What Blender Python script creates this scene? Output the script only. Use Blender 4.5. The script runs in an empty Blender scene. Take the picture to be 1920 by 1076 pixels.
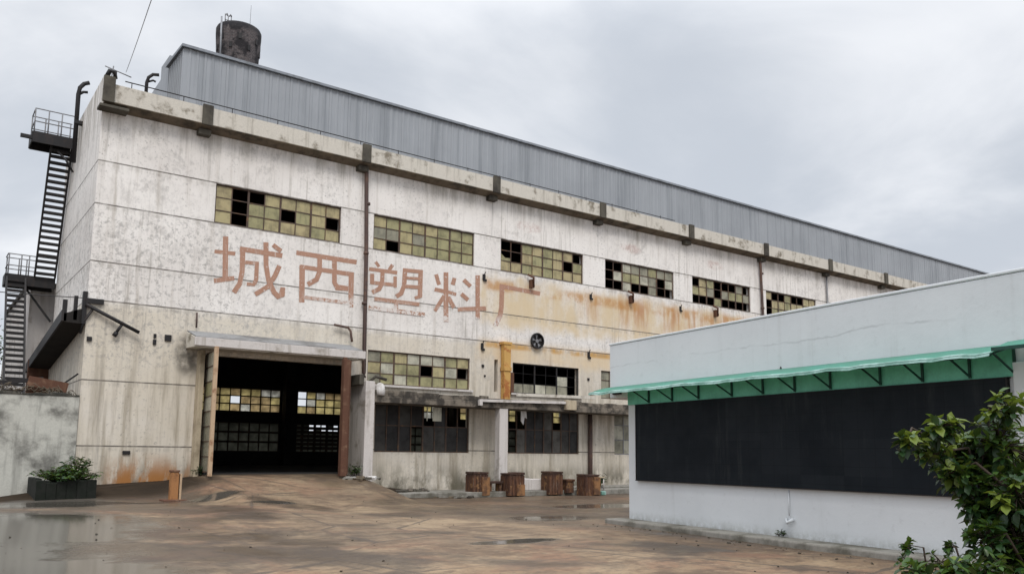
import bpy, bmesh, math, random
from mathutils import Vector, Matrix
random.seed(7)
S = bpy.context.scene
COL = S.collection
PI = math.pi
ROOT_OFF = {}          # how far a thing's children are shifted back, so their meshes keep world coordinates

# ------------------------------------------------------------------ helpers: objects
def tag(o, label=None, cat=None, group=None, kind=None):
    if label: o['label'] = label
    if cat: o['category'] = cat
    if group: o['group'] = group
    if kind: o['kind'] = kind
    return o

def thing(name, loc, label, cat, group=None):
    o = bpy.data.objects.new(name, None)
    o.empty_display_size = 0.3
    COL.objects.link(o)
    o.location = loc
    ROOT_OFF[o.name] = Vector(loc)
    o['kind'] = 'thing'
    return tag(o, label, cat, group)

class MB:
    """collects shapes, then links them as ONE mesh object"""
    def __init__(s):
        s.v = []; s.f = []; s.m = []; s.sm = []
    def add(s, verts, faces, mi=0, smooth=False):
        b = len(s.v)
        s.v += [tuple(p) for p in verts]
        for f in faces:
            s.f.append([b + i for i in f]); s.m.append(mi); s.sm.append(smooth)
        return s
    def quad(s, a, b, c, d, mi=0): return s.add([a, b, c, d], [(0, 1, 2, 3)], mi)
    def box(s, x0, x1, y0, y1, z0, z1, mi=0):
        v = [(x, y, z) for x in (x0, x1) for y in (y0, y1) for z in (z0, z1)]
        return s.add(v, [(0,1,3,2),(4,6,7,5),(0,4,5,1),(2,3,7,6),(0,2,6,4),(1,5,7,3)], mi)
    def obox(s, c, ax, ay, az, mi=0):
        """box round centre c with half-axis vectors"""
        c, ax, ay, az = map(Vector, (c, ax, ay, az))
        v = [c + i*ax + j*ay + k*az for i in (-1, 1) for j in (-1, 1) for k in (-1, 1)]
        return s.add(v, [(0,1,3,2),(4,6,7,5),(0,4,5,1),(2,3,7,6),(0,2,6,4),(1,5,7,3)], mi)
    def bar(s, p, q, w, h=None, mi=0, up=(0, 0, 1)):
        p, q = Vector(p), Vector(q); h = h or w
        d = (q - p); L = d.length; d = d / L
        u = Vector(up)
        if abs(d.dot(u)) > .98: u = Vector((0, 1, 0))
        sx = d.cross(u).normalized(); sz = sx.cross(d).normalized()
        return s.obox((p + q)/2, d*L/2, sx*w/2, sz*h/2, mi)
    def tube(s, pts, r, n=8, mi=0, cap=True, smooth=True):
        pts = [Vector(p) for p in pts]
        rs = r if isinstance(r, (list, tuple)) else [r]*len(pts)
        V = []; F = []
        for i, p in enumerate(pts):
            t = (pts[min(i+1, len(pts)-1)] - pts[max(i-1, 0)])
            if t.length < 1e-6: t = Vector((0, 0, 1))
            t.normalize()
            u = Vector((0, 0, 1)) if abs(t.z) < .95 else Vector((0, 1, 0))
            a = t.cross(u).normalized(); b = a.cross(t).normalized()
            for k in range(n):
                an = 2*PI*k/n
                V.append(p + a*math.cos(an)*rs[i] + b*math.sin(an)*rs[i])
        for i in range(len(pts)-1):
            for k in range(n):
                F.append((i*n+k, i*n+(k+1) % n, (i+1)*n+(k+1) % n, (i+1)*n+k))
        s.add(V, F, mi, smooth)
        if cap:
            b = len(s.v) - len(V)
            s.f.append([b+k for k in range(n)][::-1]); s.m.append(mi); s.sm.append(False)
            s.f.append([b+(len(pts)-1)*n+k for k in range(n)]); s.m.append(mi); s.sm.append(False)
        return s
    def lathe(s, c, prof, n=32, mi=0, smooth=True):
        V = []; F = []
        for (r, z) in prof:
            for k in range(n):
                a = 2*PI*k/n
                V.append((c[0] + r*math.cos(a), c[1] + r*math.sin(a), c[2] + z))
        for i in range(len(prof)-1):
            for k in range(n):
                F.append((i*n+k, i*n+(k+1) % n, (i+1)*n+(k+1) % n, (i+1)*n+k))
        return s.add(V, F, mi, smooth)
    def prism(s, poly, d, mi=0):
        """closed prism: polygon of 3D points swept by vector d"""
        n = len(poly); d = Vector(d)
        V = [Vector(p) for p in poly] + [Vector(p) + d for p in poly]
        F = [tuple(range(n))[::-1], tuple(range(n, 2*n))] + [(i, (i+1) % n, n+(i+1) % n, n+i) for i in range(n)]
        return s.add(V, F, mi)
    def wall(s, x0, x1, z0, z1, y0, y1, holes, mi=0):
        """upright wall in the XZ plane from y0 (front) to y1 (back), with rectangular holes and their reveals"""
        xs = sorted({x0, x1} | {h[0] for h in holes} | {h[1] for h in holes})
        zs = sorted({z0, z1} | {h[2] for h in holes} | {h[3] for h in holes})
        xs = [x for x in xs if x0 <= x <= x1]; zs = [z for z in zs if z0 <= z <= z1]
        ins = lambda x, z: any(h[0] < x < h[1] and h[2] < z < h[3] for h in holes)
        for i in range(len(xs)-1):
            for j in range(len(zs)-1):
                a, b, c, d = xs[i], xs[i+1], zs[j], zs[j+1]
                if ins((a+b)/2, (c+d)/2): continue
                s.quad((a,y0,c),(b,y0,c),(b,y0,d),(a,y0,d), mi)
                s.quad((a,y1,c),(a,y1,d),(b,y1,d),(b,y1,c), mi)
        for h in holes:
            a, b, c, d = h
            s.quad((a,y0,c),(a,y1,c),(b,y1,c),(b,y0,c), mi); s.quad((a,y0,d),(b,y0,d),(b,y1,d),(a,y1,d), mi)
            s.quad((a,y0,c),(a,y0,d),(a,y1,d),(a,y1,c), mi); s.quad((b,y0,c),(b,y1,c),(b,y1,d),(b,y0,d), mi)
        s.quad((x0,y0,z1),(x1,y0,z1),(x1,y1,z1),(x0,y1,z1), mi)
        s.quad((x0,y0,z0),(x0,y0,z1),(x0,y1,z1),(x0,y1,z0), mi); s.quad((x1,y0,z0),(x1,y1,z0),(x1,y1,z1),(x1,y0,z1), mi)
        return s
    def build(s, name, mats, parent=None, bevel=0):
        me = bpy.data.meshes.new(name)
        me.from_pydata(s.v, [], s.f)
        if not isinstance(mats, (list, tuple)): mats = [mats]
        for m in mats: me.materials.append(m)
        for p, mi, sm in zip(me.polygons, s.m, s.sm):
            p.material_index = mi; p.use_smooth = sm
        me.update()
        o = bpy.data.objects.new(name, me)
        COL.objects.link(o)
        if parent is not None:
            o.parent = parent
            if parent.name in ROOT_OFF: o.location = -ROOT_OFF[parent.name]
        if bevel:
            md = o.modifiers.new('bevel', 'BEVEL'); md.width = bevel; md.segments = 2; md.limit_method = 'ANGLE'
        return o

def copy_tree(o, parent=None):
    c = o.copy(); COL.objects.link(c)
    if parent is not None: c.parent = parent
    for ch in list(o.children): copy_tree(ch, c)
    return c

# ------------------------------------------------------------------ helpers: materials
class G:
    def __init__(s, name, world=None):
        if world is None:
            s.mat = bpy.data.materials.new(name); s.mat.use_nodes = True
            s.nt = s.mat.node_tree
            s.bsdf = s.nt.nodes['Principled BSDF']
        else:
            s.nt = world.node_tree
        s.co = None
    def n(s, t, **kw):
        x = s.nt.nodes.new(t)
        for k, v in kw.items(): setattr(x, k, v)
        return x
    def put(s, sock, v):
        if isinstance(v, bpy.types.NodeSocket): s.nt.links.new(v, sock)
        elif isinstance(v, (tuple, list)):
            sock.default_value = (*v, 1.0) if len(v) == 3 and sock.type == 'RGBA' else v
        else: sock.default_value = v
    def obj(s):
        if s.co is None: s.co = s.n('ShaderNodeTexCoord').outputs['Object']
        return s.co
    def map(s, scale=(1, 1, 1), loc=(0, 0, 0), rot=(0, 0, 0), vec=None):
        m = s.n('ShaderNodeMapping'); s.put(m.inputs['Vector'], vec or s.obj())
        m.inputs['Scale'].default_value = scale; m.inputs['Location'].default_value = loc; m.inputs['Rotation'].default_value = rot
        return m.outputs[0]
    def noise(s, scale, detail=4, rough=.55, vec=None, dist=0):
        x = s.n('ShaderNodeTexNoise'); s.put(x.inputs['Vector'], vec or s.obj())
        x.inputs['Scale'].default_value = scale; x.inputs['Detail'].default_value = detail
        x.inputs['Roughness'].default_value = rough; x.inputs['Distortion'].default_value = dist
        return x.outputs[0]
    def sm(s, x, lo, hi, a=0., b=1.):
        r = s.n('ShaderNodeMapRange', interpolation_type='SMOOTHSTEP'); s.put(r.inputs[0], x)
        r.inputs[1].default_value = lo; r.inputs[2].default_value = hi; r.inputs[3].default_value = a; r.inputs[4].default_value = b
        return r.outputs[0]
    def m(s, op, a, b=None, c=None):
        x = s.n('ShaderNodeMath', operation=op); s.put(x.inputs[0], a)
        if b is not None: s.put(x.inputs[1], b)
        if c is not None: s.put(x.inputs[2], c)
        return x.outputs[0]
    def mul(s, *a):
        r = a[0]
        for b in a[1:]: r = s.m('MULTIPLY', r, b)
        return r
    def mix(s, f, a, b, blend='MIX'):
        x = s.n('ShaderNodeMix', data_type='RGBA', blend_type=blend)
        s.put(x.inputs[0], f); s.put(x.inputs[6], a); s.put(x.inputs[7], b)
        return x.outputs[2]
    def xyz(s, vec=None):
        x = s.n('ShaderNodeSeparateXYZ'); s.put(x.inputs[0], vec or s.obj()); return x.outputs
    def band(s, x, lo, hi, soft):
        return s.mul(s.sm(x, lo-soft, lo+soft), s.sm(x, hi-soft, hi+soft, 1., 0.))
    def bump(s, h, strength=.3, dist=.02):
        b = s.n('ShaderNodeBump'); s.put(b.inputs['Height'], h)
        b.inputs['Strength'].default_value = strength; b.inputs['Distance'].default_value = dist
        s.nt.links.new(b.outputs[0], s.bsdf.inputs['Normal'])
    def done(s, color, rough=.8, metal=0., spec=.5):
        s.put(s.bsdf.inputs['Base Color'], color); s.put(s.bsdf.inputs['Roughness'], rough)
        s.put(s.bsdf.inputs['Metallic'], metal); s.put(s.bsdf.inputs['Specular IOR Level'], spec)
        return s.mat

def dirty(name, col, dirt, rough=.8, scale=2.0, lo=.45, hi=.7, metal=0., spec=.4, streak=True, bump=.15, fine=None):
    """paint or metal or concrete with blotches and downward streaks of dirt"""
    g = G(name)
    a = g.noise(scale, 6, .65)
    c = g.mix(g.sm(a, lo, hi), col, dirt)
    if streak:
        b = g.noise(1.0, 4, .6, g.map((5, 5, .5)))
        c = g.mix(g.m('MULTIPLY', g.sm(b, .5, .75), .6), c, dirt)
    f = g.noise(30, 3, .6)
    c = g.mix(g.m('MULTIPLY', g.sm(f, .35, .7), .25), c, tuple(x*.55 for x in (fine or col)))
    if bump: g.bump(f, bump, .01)
    return g.done(c, rough, metal, spec)

# facade paint -------------------------------------------------------
def facade_paint():
    g = G('weathered_white_paint'); x, y, z = g.xyz()
    big = g.noise(.35, 5, .6)
    c = g.mix(g.sm(big, .35, .68), (.83, .795, .755), (.73, .69, .65))
    # cream lower courses
    low = g.mul(g.sm(z, 5.9, 6.25, 1., 0.), g.sm(g.noise(.5, 4, .6), .2, .6, .55, 1.))
    c = g.mix(low, c, (.64, .58, .485))
    row = g.mul(g.band(z, 3.72, 6.18, .03), g.sm(x, 13.0, 13.3, 1., 0.), .35)
    c = g.mix(row, c, (.66, .60, .50))
    # mottled grey flaking
    mo = g.m('ADD', g.m('MULTIPLY', g.noise(1.9, 4, .6, None, .3), .45), g.m('MULTIPLY', g.noise(8., 7, .75, g.map((1, 1, .7))), .55))
    reg = g.sm(g.noise(.28, 3, .5, g.map((1, 1, 1), (7, 3, 1))), .38, .62)
    c = g.mix(g.mul(g.sm(mo, .47, .62), reg, .6), c, (.45, .425, .40))
    row2 = g.mul(g.band(z, 4.2, 9.2, .5), g.sm(x, 8., 12., 1., .35), g.sm(g.noise(5.5, 8, .78, None, .2), .50, .60), .6)
    c = g.mix(row2, c, (.30, .285, .27))
    sp = g.noise(9, 7, .75)
    c = g.mix(g.mul(g.sm(sp, .53, .66), g.sm(g.noise(.6, 5, .6, g.map((1, 1, .5), (4, 0, 7))), .38, .62, .12, .75)), c, (.26, .24, .22))
    s2 = g.noise(1., 6, .7, g.map((3.2, 3.2, .2), (8, 1, 3)))
    c = g.mix(g.mul(g.sm(s2, .44, .68), g.sm(z, 3.2, 6.0, .75, 0.)), c, (.30, .255, .19))
    s3 = g.noise(1., 6, .72, g.map((7, 7, .22), (2, 7, 3)))
    c = g.mix(g.mul(g.sm(s3, .52, .66), g.sm(g.noise(.4, 4, .6, g.map((1, 1, .8), (9, 9, 1))), .42, .62), .6), c, (.33, .30, .26))
    # downward streaks
    st = g.noise(1., 5, .65, g.map((4.5, 4.5, .28)))
    stm = g.mul(g.sm(st, .50, .74), g.sm(g.noise(.45, 3), .3, .65, .25, 1.))
    c = g.mix(g.m('MULTIPLY', stm, .55), c, (.38, .33, .27))
    # dirt run off the gutter
    g1 = g.mul(g.sm(z, 11.2, 12.6), g.sm(g.noise(1., 5, .7, g.map((2.2, 2.2, .22), (3, 0, 0))), .42, .68))
    c = g.mix(g.m('MULTIPLY', g1, .75), c, (.25, .22, .165))
    # rust bleeding from the cut-off canopy, two bands
    nb = g.noise(.9, 6, .65, g.map((1, 1, .7), (1, 5, 2)))
    drip = g.m('ADD', g.m('MULTIPLY', g.noise(1., 6, .7, g.map((2.6, 2.6, .22), (2, 2, 0))), .6), g.m('MULTIPLY', g.noise(.55, 4, .6, g.map((1, 1, .6), (6, 1, 0))), .4))
    def rust(x0, x1, z0, z1, amt, spread):
        wob = g.m('ADD', z, g.m('MULTIPLY', g.m('SUBTRACT', nb, .5), spread))
        b = g.mul(g.band(wob, z0, z1, .28), g.band(g.m('ADD', x, g.m('MULTIPLY', g.m('SUBTRACT', nb, .5), .8)), x0, x1, .22))
        return g.mul(b, amt)
    r1 = g.mul(rust(18.7, 37.0, 6.9, 8.95, .9, 1.2), g.sm(g.noise(.8, 6, .7, g.map((1, 1, .5), (5, 5, 9))), .3, .6, .3, 1.))
    c = g.mix(r1, c, (.64, .51, .325))
    r1b = g.mul(g.band(x, 24.5, 37.0, .9), g.band(z, 7.5, 8.8, .45), g.sm(drip, .44, .60), g.sm(z, 7.0, 8.9, .35, 1.))
    c = g.mix(g.m('MULTIPLY', r1b, .85), c, (.42, .175, .05))
    r1c = g.mul(g.band(x, 19.0, 37.0, .3), g.band(z, 8.35, 8.8, .12), g.sm(nb, .42, .62))
    c = g.mix(g.m('MULTIPLY', r1c, .8), c, (.47, .235, .075))
    r2 = rust(18.6, 26.0, 5.4, 6.25, .75, .5)
    c = g.mix(g.mul(r2, g.sm(nb, .3, .6, .35, 1.)), c, (.68, .53, .34))
    r2b = g.mul(g.band(x, 19.0, 26.0, .3), g.band(z, 5.95, 6.2, .08), g.sm(nb, .36, .55))
    c = g.mix(g.m('MULTIPLY', r2b, .9), c, (.52, .29, .08))
    r2c = g.mul(g.band(x, 18.6, 26.0, .2), g.band(z, 4.0, 6.0, .15), g.sm(drip, .52, .68))
    c = g.mix(g.m('MULTIPLY', r2c, .6), c, (.36, .22, .11))
    # faint red paint smudges high on the panels
    for (px, pz) in ((21.2, 11.35), (27.3, 11.35), (33.3, 11.4)):
        d = g.m('ADD', g.m('POWER', g.m('DIVIDE', g.m('SUBTRACT', x, px), .8), 2.), g.m('POWER', g.m('DIVIDE', g.m('SUBTRACT', z, pz), .28), 2.))
        c = g.mix(g.mul(g.sm(d, .1, 1.1, 1., 0.), g.sm(mo, .4, .6), .5), c, (.42, .24, .20))
    # soot around the gate canopy end
    d = g.m('ADD', g.m('POWER', g.m('DIVIDE', g.m('SUBTRACT', x, 7.3), .45), 2.), g.m('POWER', g.m('DIVIDE', g.m('SUBTRACT', z, 4.7), .8), 2.))
    c = g.mix(g.mul(g.sm(d, .1, 1.3, 1., 0.), g.sm(g.noise(2, 5), .3, .6), .9), c, (.10, .09, .075))
    # damp foot of the wall: moss, mud and orange rust
    ft = g.mul(g.sm(z, .35, 1.55, 1., 0.), g.sm(g.noise(1.1, 6, .7, g.map((1, 1, .55))), .36, .6))
    c = g.mix(g.m('MULTIPLY', ft, .9), c, (.10, .09, .062))
    fo = g.mul(g.sm(z, .7, 1.7, 1., 0.), g.band(x, 5.2, 7.6, .4), g.sm(g.noise(1.3, 6, .7, g.map((1.6, 1, .5), (4, 0, 0))), .36, .56))
    c = g.mix(fo, c, (.36, .16, .05))
    # dark joints between the wall panels
    jn = g.noise(3., 4, .6)
    for zj in (10.615, 9.23, 7.4, 6.18, 3.71, 1.72):
        j = g.m('COMPARE', z, zj, .022)
        c = g.mix(g.mul(j, g.sm(jn, .25, .6, .45, .95)), c, (.12, .105, .09))
        h = g.mul(g.band(z, zj-.16, zj-.02, .05), g.sm(st, .42, .6), .35)
        c = g.mix(h, c, (.30, .27, .23))
    for xj in (13.3, 19.27, 25.22, 31.17, 37.1, 43.05, 49.0):
        j = g.mul(g.m('COMPARE', x, xj, .015), g.sm(z, 10.6, 10.7), .5)
        c = g.mix(j, c, (.2, .18, .16))
    g.bump(g.m('ADD', g.m('MULTIPLY', mo, .6), g.m('MULTIPLY', sp, .4)), .35, .015)
    return g.done(c, g.sm(mo, .3, .7, .65, .9), 0, .3)

def ground_mat():
    g = G('wet_stained_concrete'); x, y, z = g.xyz()
    big = g.noise(.16, 6, .62, None, .4)
    med = g.noise(.75, 7, .66, g.map((1, 1, 1), (9, 2, 0)), .5)
    fine = g.noise(9, 6, .7)
    c = g.mix(g.sm(big, .38, .60), (.265, .178, .102), (.125, .080, .048))
    c = g.mix(g.m('MULTIPLY', g.sm(med, .48, .60), .8), c, (.105, .066, .040))
    c = g.mix(g.m('MULTIPLY', g.sm(g.noise(.5, 6, .65, g.map((1, 1, 1), (31, 12, 0)), .6), .51, .60), .6), c, (.34, .245, .15))
    c = g.mix(g.m('MULTIPLY', g.sm(g.noise(.33, 5, .65, g.map((1, 1, 1), (3, 42, 0)), .4), .50, .60), .55), c, (.225, .115, .066))
    trk = g.noise(1., 6, .7, g.map((1.5, .22, 1), (3, 1, 0), (0, 0, -.35)), .3)
    c = g.mix(g.m('MULTIPLY', g.sm(trk, .52, .66), .5), c, (.085, .056, .036))
    c = g.mix(g.m('MULTIPLY', g.sm(fine, .45, .7), .5), c, (.10, .075, .055))
    n3 = g.noise(2.3, 8, .76, g.map((.8, 1.3, 1), (11, 4, 0)), .2)
    c = g.mix(g.m('MULTIPLY', g.sm(n3, .50, .60), .55), c, (.075, .048, .030))
    c = g.mix(g.m('MULTIPLY', g.sm(g.noise(3.1, 7, .75, g.map((.8, 1.3, 1), (1, 24, 0))), .55, .66), .45), c, (.36, .27, .175))
    # worn pale fan where lorries leave the gate
    ax = g.m('SUBTRACT', x, g.m('MULTIPLY_ADD', g.m('SUBTRACT', 27.0, y), -.05, 10.6))
    wd = g.m('MULTIPLY_ADD', g.m('SUBTRACT', 28.0, y), .13, 2.3)
    fan = g.mul(g.sm(g.m('DIVIDE', g.m('ABSOLUTE', ax), wd), .5, 1.15, 1., 0.), g.sm(y, 9, 17), g.sm(med, .3, .6, 1., .35))
    c = g.mix(g.mul(fan, g.sm(n3, .42, .6, .62, .25)), c, (.35, .262, .165))
    # standing water: broad sheets lower left, dark wet and painted-in shadow along the foot of the walls, small pools elsewhere
    wn = g.noise(.42, 6, .6, g.map((1, 1, 1), (17, 5, 0)), .3)
    wob = g.m('MULTIPLY', g.m('SUBTRACT', g.m('ADD', g.m('MULTIPLY', wn, .6), g.m('MULTIPLY', med, .4)), .5), 4.2)
    def pool(px, py, rx, ry):
        d = g.m('ADD', g.m('POWER', g.m('DIVIDE', g.m('SUBTRACT', x, px), rx), 2.), g.m('POWER', g.m('DIVIDE', g.m('SUBTRACT', y, py), ry), 2.))
        return g.sm(g.m('ADD', d, wob), .55, 1.25, 1., 0.)
    pools = [(0.6, 13.0, 2.7, 4.0), (2.4, 18.5, 2.0, 3.4), (3.4, 24.6, 1.9, 1.7), (8.5, 22.9, .7, .35), (9.4, 12.7, 1.0, .35), (13.5, 16.8, 1.2, .8), (6.3, 24.3, 1.9, .5), (1., 8.5, 1.8, 1.5), (18.5, 20.0, 2.5, .9)]
    w = None
    for p in pools:
        q = pool(*p); w = q if w is None else g.m('MAXIMUM', w, q)
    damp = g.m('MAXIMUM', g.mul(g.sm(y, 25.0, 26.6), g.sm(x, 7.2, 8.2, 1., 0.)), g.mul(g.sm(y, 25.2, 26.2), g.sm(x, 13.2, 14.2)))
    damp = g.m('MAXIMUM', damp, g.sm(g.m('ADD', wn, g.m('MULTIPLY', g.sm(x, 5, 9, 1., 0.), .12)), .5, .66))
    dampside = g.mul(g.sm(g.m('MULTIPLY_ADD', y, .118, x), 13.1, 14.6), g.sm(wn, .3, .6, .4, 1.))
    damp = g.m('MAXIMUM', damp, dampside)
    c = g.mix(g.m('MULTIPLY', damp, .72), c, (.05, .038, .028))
    mud_shade = g.mul(g.sm(y, 25.3, 26.4), g.sm(x, 7.3, 8.3, 1., 0.))  # wall-foot shadow painted into the ground colour, over the wet bank
    mud_shade = g.m('MAXIMUM', mud_shade, g.mul(g.sm(y, 25.6, 26.0), g.sm(x, 13.3, 14.0)))
    c = g.mix(g.mul(mud_shade, g.sm(med, .3, .6, .95, .7)), c, (.028, .022, .017))
    c = g.mix(w, c, (.075, .066, .055))
    # cracks and slab joints
    vo = g.n('ShaderNodeTexVoronoi', feature='DISTANCE_TO_EDGE'); g.put(vo.inputs['Vector'], g.map((1, 1, 0), (2, 1, 0)))
    vo.inputs['Scale'].default_value = .21
    crk = g.mul(g.sm(g.m('ADD', vo.outputs['Distance'], g.m('MULTIPLY', g.m('SUBTRACT', med, .5), .05)), .002, .007, 1., 0.), g.m('SUBTRACT', 1., w), .7)
    c = g.mix(crk, c, (.06, .045, .035))
    jx = g.m('ABSOLUTE', g.m('SUBTRACT', g.m('FRACT', g.m('DIVIDE', g.m('MULTIPLY_ADD', y, .09, x), 4.2)), .5))
    jy = g.m('ABSOLUTE', g.m('SUBTRACT', g.m('FRACT', g.m('DIVIDE', g.m('ADD', y, 1.3), 4.6)), .5))
    jj = g.mul(g.sm(g.m('MINIMUM', jx, jy), .004, .009, 1., 0.), g.m('SUBTRACT', 1., w), g.sm(med, .35, .6, .9, .2))
    c = g.mix(jj, c, (.075, .055, .04))
    r = g.m('SUBTRACT', g.sm(med, .35, .65, .62, .82), g.m('MULTIPLY', g.mul(damp, g.m('SUBTRACT', 1., mud_shade)), .30))
    ro = g.n('ShaderNodeMix', data_type='FLOAT'); g.put(ro.inputs[0], w); g.put(ro.inputs[2], r); ro.inputs[3].default_value = .11
    rr = g.n('ShaderNodeMix', data_type='FLOAT'); g.put(rr.inputs[0], mud_shade); g.put(rr.inputs[2], ro.outputs[0]); rr.inputs[3].default_value = .97
    h = g.m('MULTIPLY', g.m('ADD', fine, g.m('MULTIPLY', med, 2.)), g.m('SUBTRACT', 1., w))
    g.bump(h, .45, .02)
    return g.done(c, rr.outputs[0], 0, g.m('MULTIPLY_ADD', mud_shade, -.47, .5))

M = {}
M['facade'] = facade_paint()
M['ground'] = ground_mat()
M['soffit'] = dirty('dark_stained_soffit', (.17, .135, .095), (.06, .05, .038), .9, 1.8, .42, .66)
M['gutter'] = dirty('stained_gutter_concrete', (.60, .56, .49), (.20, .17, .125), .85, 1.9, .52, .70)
M['dark_concrete'] = dirty('blackened_concrete', (.10, .09, .07), (.035, .03, .025), .9, 1.5, .4, .7)
M['soot'] = dirty('sooty_tar', (.022, .019, .017), (.01, .009, .009), .95, 2.)
M['porch'] = dirty('mouldy_slab', (.20, .17, .135), (.035, .03, .025), .9, 2.4, .38, .6)
M['white_col'] = dirty('scuffed_whitewash', (.60, .56, .53), (.27, .235, .19), .85, 1.4, .5, .72)
M['cream'] = dirty('cream_render', (.50, .42, .30), (.23, .18, .12), .85, 1.2, .45, .7)
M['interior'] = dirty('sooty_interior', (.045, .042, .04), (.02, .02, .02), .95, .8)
M['frame'] = dirty('rusted_steel_frame', (.075, .05, .038), (.16, .085, .04), .7, 6, .5, .7)
M['black_steel'] = dirty('black_steel', (.012, .011, .012), (.03, .02, .017), .6, 5, .5, .75, bump=0)
M['grey_steel'] = dirty('grey_steel', (.22, .22, .23), (.08, .07, .06), .55, 4, .5, .75, bump=0)
M['rust'] = dirty('brown_rust', (.11, .048, .028), (.20, .115, .07), .85, 3.5, .54, .70, fine=(.06, .03, .02))
M['orange_rust'] = dirty('orange_rusty_paint', (.36, .165, .06), (.13, .06, .03), .7, 2.2, .5, .7)
M['yellow_rust'] = dirty('yellow_rusty_paint', (.56, .33, .10), (.36, .12, .03), .7, 1.6, .48, .6)
M['pale_rust'] = dirty('peeling_orange_post', (.50, .36, .235), (.25, .12, .06), .75, 3, .5, .7)
M['pipe'] = dirty('brown_iron_pipe', (.085, .055, .048), (.16, .09, .06), .7, 3, .45, .7)
def panes(name, c, r=.22):
    g = G(name)
    a = g.noise(2.5, 6, .65); b = g.noise(1., 4, .6, g.map((9, 9, 1.2)))
    k = g.mix(g.sm(a, .38, .7), c, tuple(q*.55 for q in c))
    k = g.mix(g.m('MULTIPLY', g.sm(b, .5, .72), .5), k, tuple(q*.4+.02 for q in c))
    return g.done(k, g.sm(a, .35, .7, r, r+.3), 0, .35)
M['pane'] = [panes('pane_ochre', (.43, .37, .20)), panes('pane_olive', (.345, .32, .17)), panes('pane_grey', (.29, .275, .205)),
             panes('pane_tan', (.43, .36, .20)), panes('pane_pale', (.50, .48, .38)), panes('pane_dark', (.05, .046, .04), .35), panes('pane_black', (.022, .02, .019), .4), panes('pane_soot', (.10, .092, .08), .4)]
def frosted(name, c, op):
    g = G(name)
    t = g.n('ShaderNodeBsdfTranslucent'); a = g.noise(3, 5, .6)
    g.put(t.inputs[0], g.mix(g.sm(a, .3, .7), c, tuple(q*.6 for q in c)))
    mx = g.n('ShaderNodeMixShader'); mx.inputs[0].default_value = op
    g.nt.links.new(t.outputs[0], mx.inputs[1]); g.nt.links.new(g.bsdf.outputs[0], mx.inputs[2])
    g.done(tuple(q*.4 for q in c), .4, 0, .3)
    out = [n for n in g.nt.nodes if n.type == 'OUTPUT_MATERIAL'][0]
    g.nt.links.new(mx.outputs[0], out.inputs[0])
    return g.mat
M['frost'] = [frosted('frosted_straw', (.95, .85, .55), .03), frosted('frosted_pale', (.95, .93, .85), .03), frosted('frosted_tan', (.85, .72, .5), .03), frosted('frosted_dim', (.30, .30, .26), .25)]
def letter_mat():
    g = G('faded_red_lettering')
    a = g.noise(5, 7, .7); b = g.noise(1., 5, .65, g.map((9, 9, .8)))
    x, y, z = g.xyz()
    c = g.mix(g.sm(a, .4, .75), (.41, .235, .165), (.35, .195, .135))
    f = g.m('MAXIMUM', g.sm(g.noise(11, 6, .75, g.map((1, 1, 1), (5, 1, 2))), .60, .64), g.m('MULTIPLY', g.sm(b, .56, .7), .55))
    wr = g.mul(g.sm(z, 6.95, 7.5, 1., 0.), g.sm(x, 10.5, 12.5), g.sm(g.noise(6.5, 6, .75, g.map((1, 1, 1), (2, 9, 4))), .47, .52))
    f = g.m('MAXIMUM', f, wr)
    c = g.mix(f, c, (.68, .63, .59))
    return g.done(c, .8, 0, .3)
M['letter'] = letter_mat()
def cladding():
    g = G('grey_profiled_sheeting'); x, y, z = g.xyz()
    a = g.noise(.3, 4, .6); st = g.noise(1., 4, .6, g.map((2.2, 2.2, .12)))
    c = g.mix(g.sm(a, .35, .7), (.34, .355, .375), (.295, .31, .33))
    c = g.mix(g.m('MULTIPLY', g.sm(st, .48, .72), .5), c, (.17, .185, .20))
    sh = g.m('FRACT', g.m('DIVIDE', x, .9))
    c = g.mix(g.mul(g.m('COMPARE', sh, .5, .012), .4), c, (.10, .11, .12))
    return g.done(c, g.sm(a, .3, .7, .4, .55), .15, .45)
M['clad'] = cladding()
def white_wall():
    g = G('whitewashed_annex_render'); x, y, z = g.xyz()
    a = g.noise(.5, 5, .6); st = g.noise(1., 5, .65, g.map((5, 5, .25))); f = g.noise(7, 6, .7)
    c = g.mix(g.sm(a, .35, .7), (.675, .70, .72), (.62, .645, .665))
    c = g.mix(g.mul(g.sm(st, .52, .78), g.sm(a, .35, .65), .3), c, (.36, .36, .35))
    # long sagging crease and the dirty line below it
    wz = g.m('ADD', z, g.m('MULTIPLY', g.m('SUBTRACT', g.noise(.45, 5, .65), .5), .5))
    cr = g.mul(g.sm(g.m('ABSOLUTE', g.m('SUBTRACT', wz, 3.78)), .004, .03, 1., 0.), g.sm(g.noise(.8, 3), .42, .6))
    c = g.mix(g.m('MULTIPLY', cr, .35), c, (.30, .31, .32))
    ft = g.mul(g.sm(z, .0, .35, 1., 0.), g.sm(f, .3, .6))
    c = g.mix(g.m('MULTIPLY', ft, .6), c, (.22, .22, .17))
    c = g.mix(g.m('MULTIPLY', g.sm(f, .55, .75), .18), c, (.3, .3, .3))
    g.bump(g.m('ADD', f, g.m('MULTIPLY', a, 2.)), .2, .02)
    return g.done(c, .75, 0, .3)
M['annex'] = white_wall()
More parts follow.
